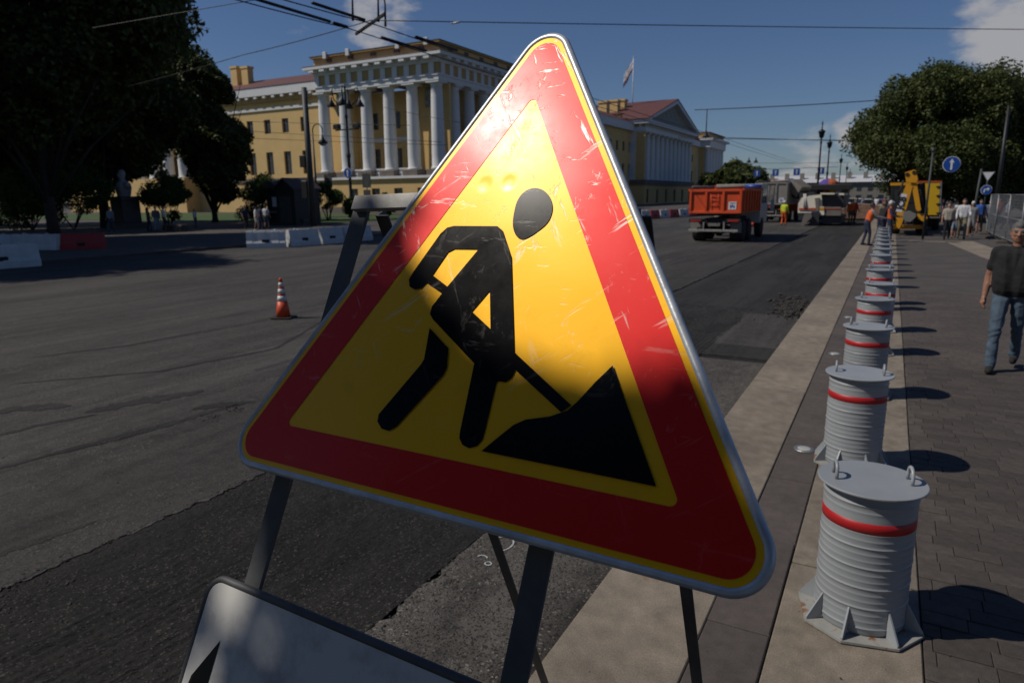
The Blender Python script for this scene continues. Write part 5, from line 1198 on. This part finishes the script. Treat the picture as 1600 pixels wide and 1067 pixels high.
vpart([(1432, 338), (1468, 338), (1466, 345), (1432, 345)], VY+.1, VY+7, 'chassis', 'chassis')
vpart([(1440, 338.5), (1469, 338.5), (1469, 341), (1440, 341)], VY-.1, VY+.09, 'tail_lift', 'dusty')
for s in (-1, 1):
    for y in (1.6, 6.6): wheel(bx, (atY(1463 if s > 0 else 1438, 360, VY).x-bx.location.x), y, .48, .34)
vpart([(1436, 296), (1466, 296), (1466, 338), (1436, 338)], VY+6.2, VY+8, 'cab', 'cab_white')

# cars far up the road
def car(label, px, py, Y, mt, rz=0., L=4.3):
    p = atY(px, py, Y); t = thing('parked_car', label, 'car', (p.x, Y, ZR), rz, 'cars far up the road')
    m = MB(); m.prism([(-L/2, .35), (L/2, .35), (L/2, .8), (L/2-.1, .92), (L/4, 1.0), (-L/2+.15, 1.02), (-L/2, .85)], -.86, .86, 'yz'); m.build('body', mt, t)
    m = MB(); m.prism([(-L/2+.3, 1.021), (L/4, 1.001), (L/9, 1.5), (-L/3.2, 1.52)], -.74, .74, 'yz'); m.build('cabin', 'glass_dark', t)
    m = MB(); m.prism([(-L/3.3, 1.521), (L/9-.05, 1.501), (L/9-.1, 1.55), (-L/3.5, 1.57)], -.72, .72, 'yz'); m.build('roof', mt, t)
    for s in (-1, 1):
        for y in (-L*.3, L*.3): wheel(t, s*.78, y, .32, .2)
        m = MB(); m.box(s*.62-.18, s*.62+.18, -L/2-.02, -L/2+.02, .68, .86); m.build('tail_lamp', 'lamp_red', t)
car('dark blue car far up the road left of the grey truck', 1193, 330, 92, 'car_blue')
car('pale car far up the road behind the fence of people', 1345, 330, 95, 'car_pale', .3)
car('silver car far up the road at the right of the milling machine', 1358, 330, 88, 'car_pale', 1.2)
car('white car far up the road beyond the workers', 1332, 330, 105, 'cab_white', .2)

# ------------------------------------------------------------------ people
mat('skin', (.42, .22, .15), .6, var=.08, scale=20); mat('skin_tan', (.34, .165, .105), .6, var=.10, scale=20); mat('hair_dark', (.030, .026, .024), .7, var=.3, scale=60); mat('hair_grey', (.12, .12, .12), .7, var=.3, scale=60)
mat('lips', (.30, .11, .09), .6); mat('eye_dark', (.03, .02, .018), .75); mat('cap_white', (.7, .7, .7), .8)
CLOTH = dict(black=(.013, .013, .015), jeans=(.075, .115, .165), shoe=(.02, .018, .016), white=(.68, .69, .72), beige=(.40, .36, .30), grey=(.24, .24, .25), navy=(.028, .035, .075), orange=(.80, .13, .02), lime=(.62, .75, .04), blue=(.03, .13, .50), khaki=(.20, .17, .11), red=(.42, .03, .03), paleblue=(.30, .40, .52), brown=(.12, .08, .05), shortgrey=(.34, .33, .31))
for k_, c_ in CLOTH.items(): mat('cloth_'+k_, c_, .9, var=.30, scale=7, bump=.010, bscale=13)
def capsule(m, p0, r0, p1, r1, n=10):
    p0, p1 = Vector(p0), Vector(p1); d = p1-p0; L = d.length; d = d.normalized() if L > 1e-6 else Vector((0, 0, 1))
    u = d.cross(Vector((0, 0, 1)) if abs(d.z) < .9 else Vector((1, 0, 0))).normalized(); w = d.cross(u)
    rings = []
    for k in range(5): a = -math.pi/2+k*math.pi/8; rings.append((p0+d*r0*math.sin(a), r0*math.cos(a)))
    for k in range(5): a = k*math.pi/8; rings.append((p1+d*r1*math.sin(a), r1*math.cos(a)))
    vs = []
    for c, r in rings:
        for j in range(n): t = 2*math.pi*j/n; vs.append(c+(u*math.cos(t)+w*math.sin(t))*max(r, .0005))
    fs = [(i*n+j, i*n+(j+1) % n, (i+1)*n+(j+1) % n, (i+1)*n+j) for i in range(len(rings)-1) for j in range(n)]
    fs += [tuple(range(n-1, -1, -1)), tuple(len(vs)-n+j for j in range(n))]
    m.add(vs, fs)
def person(label, loc, heading, H=1.74, top='white', bottom='navy', shoe='shoe', stride=.28, lift=0, arm=(.15, -.1), bend=(.25, .25), short_sleeve=True, shorts=False, hair='hair_dark', long_hair=False, cap=None, vest=None, belly=0., voxel=.026, lean=0., skin='skin', detail=False, group=None, turn=0.):
    """one continuous figure grown from tapered limbs, facing local -Y; arm = swing of right and left arm, bend = elbow bend"""
    s = H/1.75; P = []
    def A(p0, r0, p1, r1, tg): P.append((Vector(p0), r0, Vector(p1), r1, tg))
    T, B = 'cloth_'+top, 'cloth_'+bottom; V = 'cloth_'+vest if vest else T
    def L_(p): return Vector((p[0], p[1]-lean*max(0, p[2]-.95), p[2]-abs(lean)*.12*max(0, p[2]-.95)))
    # legs
    for sd, st in ((-1, stride), (1, -stride)):
        hip = Vector((sd*.088, 0, .92)); fy = -st*.92; ank = Vector((sd*.10, fy, .085+(max(0, -st)*.18)))
        mid = (hip+ank)/2; kn = Vector((sd*.10, mid.y-.05-.05*abs(st), .50)); low = skin if shorts else B
        A(hip, .100, kn.lerp(hip, .12), .072, B); A(kn.lerp(hip, .12 if not shorts else .10), .070 if not shorts else .056, kn, .062 if not shorts else .054, B if not shorts else skin)
        A(kn, .062 if not shorts else .054, ank.lerp(kn, .55), .061 if not shorts else .055, low); A(ank.lerp(kn, .55), .061 if not shorts else .055, ank, .058 if not shorts else .036, low)
        pitch = -.06 if st < 0 else .0
        A(ank+Vector((0, .035, -.035)), .046, ank+Vector((0, -.15, -.048-pitch*0)), .040, 'cloth_'+shoe if shoe != 'skin' else skin)
    # trunk
    for sd in (-1, 1):
        A((sd*.075, 0, .92), .112, (sd*.075, 0, 1.0), .108+belly*.2, B)
        A(L_((sd*.072, -.01-belly*.3, 1.0)), .112+belly*.45, L_((sd*.078, -.005-belly*.25, 1.16)), .108+belly*.5, V); A(L_((sd*.078, -.005-belly*.2, 1.16)), .108+belly*.45, L_((sd*.095, 0, 1.34)), .112+belly*.2, V)
        A(L_((sd*.04, .0, 1.40)), .075, L_((sd*.155, .005, 1.415)), .068, V)
    A(L_((0, -belly*.2, 1.0)), .11+belly*.4, L_((0, 0, 1.35)), .115, V)
    A(L_((0, .008, 1.40)), .06, L_((0, -.005, 1.52)), .054, skin); A(L_((0, .012, 1.42)), .070, L_((0, .006, 1.462)), .064, T)
    # arms
    for sd, sw, bd in ((-1, arm[0], bend[0]), (1, arm[1], bend[1])):
        sh = L_((sd*.19, .005, 1.405)); a = sw; el = sh+Vector((sd*.055, -math.sin(a)*.29, -math.cos(a)*.29)); a2 = a+bd; wr = el+Vector((sd*.015-sd*.10*max(0, bd-.6), -math.sin(a2)*.25, -math.cos(a2)*.25))
        A(sh, .066, sh.lerp(el, .62), .062, T); 
        if short_sleeve: A(sh.lerp(el, .5), .046, el, .043, skin); A(el, .043, el.lerp(wr, .4), .043, skin); A(el.lerp(wr, .4), .043, wr, .030, skin)
        else: A(sh.lerp(el, .5), .056, el, .050, T); A(el, .050, wr, .038, T)
        d = (wr-el).normalized(); sidev = Vector((0, -1, 0)); sidev = (sidev-d*sidev.dot(d)).normalized()
        A(wr, .030, wr+d*.075, .034, skin); A(wr+d*.03+sidev*.012, .026, wr+d*.085+sidev*.02, .024, skin)
        curl = Vector((-sd, 0, 0)); curl = (curl-d*curl.dot(d)).normalized()
        for k in range(4):
            r0 = wr+d*.085+sidev*(.028-.0185*k); L = (.045, .05, .047, .036)[k]; k1 = r0+d*L*.95+curl*.008; A(r0, .0098, k1, .0092, skin); A(k1, .0092, k1+d*L*.5+curl*.024, .0082, skin)
        A(wr+d*.03+sidev*.035, .012, wr+d*.075+sidev*.055+curl*.014, .0095, skin)
    # head
    nb = len(P)
    A((0, -.026, 1.565), .060, (0, -.002, 1.655), .082, skin); A((0, .03, 1.62), .080, (0, .026, 1.668), .083, skin)
    A((0, -.052, 1.548), .030, (0, -.040, 1.57), .046, skin)                       # chin and jaw
    for sd in (-1, 1):
        A((sd*.040, -.025, 1.575), .036, (sd*.050, .0, 1.62), .036, skin); A((sd*.033, -.068, 1.615), .021, (sd*.045, -.058, 1.618), .02, skin)
        A((sd*.084, .018, 1.605), .011, (sd*.089, .024, 1.64), .014, skin)         # ears
        if detail: A((sd*.031, -.0815, 1.6405), .0085, (sd*.036, -.0805, 1.6405), .0085, 'eye_dark'); A((sd*.016, -.0845, 1.660), .008, (sd*.052, -.076, 1.662), .007, hair)
    A((0, -.086, 1.648), .010, (0, -.104, 1.606), .015, skin); A((-.013, -.092, 1.602), .009, (.013, -.092, 1.602), .009, skin)
    if detail: A((-.022, -.0835, 1.572), .0075, (.022, -.0835, 1.572), .0075, 'lips')
    if cap: A((0, .02, 1.675), .094, (0, .01, 1.70), .088, cap); A((0, -.06, 1.70), .045, (0, -.115, 1.692), .032, cap)
    else:
        A((0, .040, 1.655), .086, (0, .012, 1.688), .0845, hair); A((0, -.035, 1.71), .05, (0, .02, 1.712), .066, hair)
        for sd in (-1, 1): A((sd*.050, .035, 1.63), .042, (sd*.058, .012, 1.668), .036, hair)
    if long_hair: A((0, .06, 1.66), .08, (0, .075, 1.42), .075, hair)
    hm = Matrix.Translation(L_((0, 0, 1.50))-Vector((0, 0, 1.50))) @ Matrix.Translation((0, 0, 1.5)) @ Matrix.Rotation(turn, 4, 'Z') @ Matrix.Translation((0, 0, -1.5))
    for k in range(nb, len(P)): p0, r0, p1, r1, tg = P[k]; P[k] = (hm @ p0, r0, hm @ p1, r1, tg)
    m = MB()
    for p0, r0, p1, r1, tg in P: capsule(m, p0, r0, p1, r1)
    me = bpy.data.meshes.new('person_src'); me.from_pydata([tuple(Vector(v)*s) for v in m.v], [], m.f)
    o = bpy.data.objects.new('person_src', me); COL.objects.link(o)
    md = o.modifiers.new('r', 'REMESH'); md.mode = 'VOXEL'; md.voxel_size = voxel; md.use_smooth_shade = True
    sm = o.modifiers.new('s', 'SMOOTH'); sm.factor = .5; sm.iterations = 2 if detail else 3
    dg = bpy.context.evaluated_depsgraph_get(); nm = bpy.data.meshes.new_from_object(o.evaluated_get(dg)); bpy.data.objects.remove(o); bpy.data.meshes.remove(me)
    if detail:
        nv = len(nm.vertices); co = np.empty(nv*3, np.float32); nm.vertices.foreach_get('co', co); co = co.reshape(-1, 3).astype(float)
        no = np.array([v.normal[:] for v in nm.vertices]); x_, y_, z_ = co.T
        leg = np.clip((.95-z_)/.1, 0, 1)*np.clip((z_-.10)/.06, 0, 1); tor = np.clip((z_-1.0)/.05, 0, 1)*np.clip((1.40-z_)/.06, 0, 1)*(np.abs(x_) < .27)
        f1 = vnoise(z_*17+x_*9+30, y_*8+x_*5+10, 5)-.5; f2 = vnoise(z_*34-x_*16+50, y_*14+3, 9)-.5; f3 = vnoise(x_*16+z_*7+20, z_*5+y_*10+9, 12)-.5
        kn = np.exp(-((z_-.50)/.13)**2)+np.exp(-((z_-.16)/.08)**2)+np.exp(-((z_-.86)/.07)**2)
        co += no*(leg*(f1*.020+f2*.016*kn)+tor*(f3*.020+f1*.010))[:, None]
        nm.vertices.foreach_set('co', co.astype(np.float32).ravel()); nm.update()
    n = len(nm.polygons); C = np.empty(n*3, np.float32); nm.polygons.foreach_get('center', C); C = C.reshape(-1, 3)/s
    tags = []; best = np.full(n, 1e9); idx = np.zeros(n, np.int32)
    for p0, r0, p1, r1, tg in P:
        if tg not in tags: tags.append(tg)
        a = np.array(p0); d = np.array(p1)-a; t = np.clip((C-a)@d/max(1e-9, d@d), 0, 1); dist = np.linalg.norm(C-a-t[:, None]*d, axis=1)-(r0+(r1-r0)*t)
        if tg in ('eye_dark', 'lips') or tg == hair: dist = dist-.0015
        k = dist < best; best[k] = dist[k]; idx[k] = tags.index(tg)
    nm.materials.clear()
    for tg in tags: nm.materials.append(MATS[tg])
    nm.polygons.foreach_set('material_index', idx); nm.polygons.foreach_set('use_smooth', np.ones(n, bool)); nm.update(); nm.name = 'person'
    o = tag(link('person', nm, None, loc, heading), label, 'person', group)
    if vest and detail is False:
        pass
    return o
G0 = lambda x, y: g(x, y, 0)
person('man in a black polo shirt and jeans striding along the right pavement', (1.34, 9.90, 0), -.18, 1.75, 'black', 'jeans', 'shoe', .28, arm=(-.10, .25), bend=(.35, .35), hair='hair_grey', belly=.055, voxel=.0095, skin='skin_tan', detail=True)
wk = 'workers on the roadworks'
person('worker in dark blue overalls with an orange hip bag left of the bollards', G0(1352, 384), 1.9, 1.74, 'grey', 'navy', stride=.10, lean=.28, short_sleeve=False, vest='orange', arm=(.7, .6), bend=(.7, .7), hair='hair_dark', group=wk)
person('worker in an orange vest and white helmet standing behind the far bollards', G0(1387, 378), 1.6, 1.76, 'navy', 'navy', stride=.08, short_sleeve=False, vest='orange', arm=(.3, .4), bend=(1.1, 1.0), cap='cap_white', group=wk)
person('worker in a dark jacket bending between two orange-vested workers', G0(1374, 373), 2.6, 1.70, 'black', 'navy', stride=.1, lean=.45, short_sleeve=False, arm=(.6, .5), bend=(.6, .6), group=wk)
person('worker in a yellowish vest beside the bending dark-jacketed worker', G0(1378, 368), .4, 1.74, 'khaki', 'navy', stride=.1, short_sleeve=False, vest='khaki', arm=(.5, .4), bend=(.9, .9), group=wk)
person('worker in a lime hi-vis jacket and orange trousers by the milling machine', g_(1224, 352.5), 2.9, 1.74, 'lime', 'orange', stride=.12, short_sleeve=False, arm=(.2, .1), cap='cap_white', group=wk)
person('worker in orange standing right of the milling machine', g_(1328, 350), .2, 1.76, 'orange', 'brown', stride=.08, short_sleeve=False, arm=(.3, .2), group=wk)
person('second worker in orange right of the milling machine', g_(1334, 349), .9, 1.74, 'red', 'navy', stride=.1, short_sleeve=False, arm=(.1, .2), group=wk)
pd = 'pedestrians on the right pavement'
person('woman with long hair, pale top and black trousers walking towards the viewer', G0(1478, 375), .05, 1.66, 'beige', 'black', stride=.18, long_hair=True, hair='hair_dark', group=pd)
person('man in a white shirt and khaki trousers walking beside the woman', G0(1501, 374), .0, 1.82, 'white', 'khaki', stride=-.22, short_sleeve=False, arm=(.2, .35), bend=(.5, .9), group=pd)
person('child in a dark top and denim shorts between the woman and the white shirt', G0(1489, 372), .1, 1.50, 'black', 'paleblue', stride=.15, shorts=True, cap='cap_white', group=pd)
person('woman in grey top and pale shorts right of the white-shirted man', G0(1515, 370), -.1, 1.66, 'grey', 'shortgrey', stride=.2, shorts=True, cap='cap_white', group=pd)
person('man in a bright blue shirt and dark shorts near the fence', G0(1528, 363), .1, 1.72, 'blue', 'black', stride=.12, shorts=True, group=pd)
person('person in dark grey behind the far end of the fence', G0(1543, 362), .4, 1.70, 'grey', 'grey', stride=.14, short_sleeve=False, group=pd)
person('person in a red top behind the mesh fence', G0(1557, 352), .2, 1.70, 'red', 'black', stride=.14, group=pd)
person('person in a pale blue top striding behind the mesh fence', G0(1571, 360), 1.2, 1.72, 'paleblue', 'navy', stride=.3, group=pd)
fp = 'people far up the road'
for k, (px, py, tp, bt, lb) in enumerate([(1338, 334, 'white', 'navy', 'far walker in white at the left of the distant crowd'), (1347, 336, 'paleblue', 'black', 'far walker in pale blue in the distant crowd'), (1362, 337, 'black', 'jeans', 'far walker in black behind the workers'), (1368, 333, 'white', 'beige', 'far walker in white and beige behind the workers'), (1381, 335, 'red', 'black', 'far walker in red behind the backhoe cab'), (1471, 348, 'navy', 'black', 'far walker in dark blue right of the box truck')]):
    person(lb, G0(px, py), k*.9, 1.72, tp, bt, stride=.15, voxel=.034, group=fp)
lp2 = 'people on the far pavement'
person('girl in white with bare legs left of the booth poster', G0(401, 358), 2.6, 1.66, 'white', 'white', stride=.12, shorts=True, long_hair=True, group=lp2)
person('man in dark clothes in the middle of the trio by the booth', G0(408, 359), 3.0, 1.72, 'navy', 'navy', stride=.1, group=lp2)
person('man in white shirt and blue shorts right in the trio by the booth', G0(417, 358.5), 3.3, 1.74, 'white', 'jeans', stride=.1, shorts=True, group=lp2)
person('dark figure in the shade left of the trio by the booth', G0(385, 359), 1.2, 1.68, 'navy', 'black', stride=.2, group=lp2)
person('person in pale blue top and jeans in the shade left of the bust', G0(175, 362), .3, 1.72, 'paleblue', 'jeans', stride=.2, group=lp2)
person('person in dark dress in the shade right of the bust', G0(234, 362), 2.8, 1.66, 'brown', 'navy', stride=.1, long_hair=True, group=lp2)
person('person in grey with pale jeans in the shade beside the white shirt', G0(246, 361), .9, 1.70, 'grey', 'paleblue', stride=.25, group=lp2)
person('person in a white T-shirt and black trousers in the shade', G0(258, 361), 2.2, 1.74, 'white', 'black', stride=.15, group=lp2)
person('person in white sitting low in the shade near the narrow tree', G0(306, 356), 1.9, 1.45, 'white', 'navy', stride=.1, group=lp2)

# ------------------------------------------------------------------ booth, bust, benches and the far end of the road
kb = g(443, 352); KY = kb.y
def kx(px, py): p = atY(px, py, KY); return p.x, p.z
booth = thing('ticket_booth', 'dark gabled booth with a white poster under the trees', 'booth', (kx(432, 350)[0], KY, 0))
def kpart(mm, name, mt, parent=None):
    o = mm.build(name, mt, parent or booth)
    if parent is None: o.location = -booth.location
    return o
x0, x1 = kx(418, 330)[0], kx(440, 330)[0]; zt = kx(430, 294)[1]; zr = kx(427, 283)[1]
m = MB(); m.box(x0, x1, KY, KY+2.4, 0, zt); kpart(m, 'body', 'black_iron')
m = MB(); m.prism([(x0-.35, zt+.01), (x1+.35, zt+.01), ((x0+x1)/2, zr)], KY-.4, KY+2.7, 'xz'); kpart(m, 'roof', 'roof_dark')
m = MB(); m.box(x0+.15, x1-.15, KY-.06, KY-.002, 1.2, zt-.3); w_ = kpart(m, 'window', 'pane')
px0, px1 = kx(426.5, 315)[0], kx(435.5, 315)[0]; m = MB(); m.box(px0, px1, KY-.09, KY-.062, kx(430, 323)[1], kx(430, 308)[1]); kpart(m, 'poster', 'sign_white', w_).location = (0, 0, 0)
m = MB(); m.box(x0-.1, x1+.1, KY-.35, KY-.061, 1.0, 1.15); kpart(m, 'counter', 'stone_base')
x2, x3 = kx(441, 330)[0], kx(470, 330)[0]; zt2 = kx(455, 297)[1]; zr2 = kx(455, 283)[1]
b2 = thing('black_kiosk', 'taller black kiosk standing right beside the gabled booth', 'booth', ((x2+x3)/2, KY-.3, 0))
m = MB(); m.prism([(x2+.05, 0.01), (x3, .01), (x3, zt2), ((x2+x3)/2, zr2), (x2+.05, zt2)], KY-.6, KY+2.2, 'xz'); o = m.build('body', 'black_iron', b2); o.location = -b2.location
m = MB(); m.prism([(x2-.1, zt2), ((x2+x3)/2, zr2+.12), (x3+.12, zt2), (x3+.12, zt2+.12), ((x2+x3)/2, zr2+.26), (x2-.1, zt2+.12)], KY-.8, KY+2.4, 'xz'); o = m.build('roof', 'roof_dark', b2); o.location = -b2.location
m = MB(); m.box(x2+.4, x3-.4, KY-.63, KY-.602, .2, zt2-.5); o = m.build('door', 'pole_grey', b2); o.location = -b2.location
# bust on a pedestal
sb = g(200, 356); st = thing('bust_monument', 'pale stone bust on a dark pedestal under the trees', 'monument', sb); zt = atY(196, 307, sb.y).z; zh = atY(186, 264, sb.y).z
m = MB(); m.box(-1.1, 1.1, -1.1, 1.1, 0, .4, .05); m.box(-.75, .75, -.75, .75, .401, zt-.3, .04); m.box(-.85, .85, -.85, .85, zt-.299, zt, .05); m.build('pedestal', 'pedestal', st)
m = MB(); hh = zh-zt
capsule(m, (0, 0, zt+.1), .5, (0, 0, zt+hh*.32), .62); capsule(m, (-.55, 0, zt+hh*.40), .30, (.55, 0, zt+hh*.40), .30); capsule(m, (0, 0, zt+hh*.45), .22, (0, -.02, zt+hh*.66), .2); capsule(m, (0, -.05, zt+hh*.70), .27, (0, 0, zt+hh*.84), .30); capsule(m, (0, -.28, zt+hh*.80), .05, (0, -.36, zt+hh*.74), .06)
me = bpy.data.meshes.new('bs'); me.from_pydata(m.v, [], m.f); o = bpy.data.objects.new('bs', me); COL.objects.link(o); md = o.modifiers.new('r', 'REMESH'); md.mode = 'VOXEL'; md.voxel_size = .06; md.use_smooth_shade = True
nm = bpy.data.meshes.new_from_object(o.evaluated_get(bpy.context.evaluated_depsgraph_get())); bpy.data.objects.remove(o); nm.materials.append(MATS['statue_stone']); nm.name = 'bust'; link('bust', nm, st)
# granite benches and low walls in the garden
for px, py, lb in ((275, 362, 'low dark granite bench block in the shade near the kerb'), (465, 352, 'low stone bench block right of the black kiosk')):
    p = g(px, py); t = thing('stone_bench', lb, 'bench', p); m = MB(); m.box(-1.0, 1.0, -.3, .3, .35, .5, .03); m.build('seat', 'granite_dark', t)
    for s in (-.7, .7): m = MB(); m.box(s-.15, s+.15, -.25, .25, 0, .349); m.build('leg', 'granite_dark', t)
# long pale-roofed building closing the street
FYB = 235.0
fb = thing('far_building', 'long grey building with a pale roof closing the far end of the road', 'building', (atY(1290, 320, FYB).x, FYB, 0))
xa, xb = atY(1172, 300, FYB).x, atY(1440, 300, FYB).x; zr0, zr1 = atY(1200, 287, FYB).z, atY(1200, 280, FYB).z
m = MB(); m.box(xa, xb, FYB, FYB+14, 0, zr0); o = m.build('wall', 'far_grey', fb); o.location = -fb.location
m = MB(); m.add([(xa-.6, FYB-.8, zr0+.01), (xb+.6, FYB-.8, zr0+.01), (xb+.6, FYB+7, zr1+.8), (xa-.6, FYB+7, zr1+.8), (xa-.6, FYB+15, zr0+.01), (xb+.6, FYB+15, zr0+.01)], [(0, 1, 2, 3), (3, 2, 5, 4), (0, 3, 4), (1, 5, 2), (0, 4, 5, 1)]); o = m.build('roof', 'roof_pale', fb); o.location = -fb.location
w1 = MB().box(-.6, .6, -.08, -.002, 0, 1.3).mesh('window', 'pane'); w2 = MB().box(-.7, .7, -.08, -.002, 0, 2.4).mesh('window', 'pane')
n = int((xb-xa)/2.9)
for k in range(n):
    x = xa+1.6+k*(xb-xa-3)/(n-1)
    for me, z in ((w1, zr0-2.6), (w2, zr0-6.2)):
        o = link('window', me, fb); o.location = Vector((x, FYB, z))-fb.location
for k in range(9):
    x = xa+6+k*(xb-xa-12)/8; m = MB(); m.box(x-.6, x+.6, FYB+3, FYB+4, zr0+.6, zr1+1.6); o = m.build('chimney', 'far_grey', fb); o.location = -fb.location
# kiosk with canopy and parasol behind the milling machine
KY2 = 80.0; c0 = atY(1293, 300, KY2)
kp = thing('refreshment_kiosk', 'low dark-roofed kiosk behind the milling machine', 'booth', (c0.x, KY2, 0))
xa, xb, zt = atY(1258, 295, KY2).x, atY(1330, 295, KY2).x, atY(1293, 288, KY2).z
m = MB(); m.box(xa, xb, KY2, KY2+4, zt-.55, zt, .1); o = m.build('canopy', 'chassis', kp); o.location = -kp.location
m = MB(); m.box(xa+.3, xb-.3, KY2+.6, KY2+3.6, 0, zt-.551); o = m.build('body', 'far_grey', kp); o.location = -kp.location
for px, mt in ((1281, 'glass_dark'), (1291, 'mill_red'), (1299, 'box_yellow'), (1310, 'car_pale')): p = atY(px, 296, KY2); m = MB(); m.box(p.x-.3, p.x+.3, KY2+.5, KY2+.598, p.z-.5, p.z+.35); o = m.build('display_panel', mt, kp); o.location = -kp.location
p = atY(1296, 279, 84); t = thing('parasol', 'purple and orange parasol dome above the dark kiosk roof', 'parasol', (p.x, 84, 0))
m = MB(); m.tube([(0, 0, 0), (0, 0, p.z)], .05, 6); m.build('pole', 'fence_zinc', t)
m = MB(); k = 16; zc = p.z; vs = [(0, 0, zc)]+[(r_*math.cos(2*math.pi*j/k), r_*math.sin(2*math.pi*j/k), z_) for r_, z_ in ((.55, zc-.08), (.95, zc-.4), (1.15, zc-.95)) for j in range(k)]
for half, mt in ((0, 'canvas_orange'), (1, 'canvas_purple')):
    m = MB(); fs = []
    for j in range(k):
        if (1 if 4 <= j < 12 else 0) != half: continue
        j2 = (j+1) % k; fs += [(0, 1+j, 1+j2), (1+j, 1+k+j, 1+k+j2, 1+j2), (1+k+j, 1+2*k+j, 1+2*k+j2, 1+k+j2)]
    m.add(vs, fs); m.build('canopy', mt, t)
# earth bank and red-white tape behind the workers
m = MB(); a, b = g(1336, 336), g(1390, 338)
P_ = [(-6.5, 0), (-5.5, .8), (-3.2, 1.25), (-1, 1.0), (.6, .55), (1.6, 0)]
m.prism([(p_[0]*.9+.3, p_[1]) for p_ in P_], 66, 71, 'xz'); mat('spoil', (.30, .18, .13), .95, var=.3, scale=2, bump=.05, bscale=6)
tag(m.build('earth_heap', 'spoil'), 'low heap of reddish spoil behind the workers', 'heap')
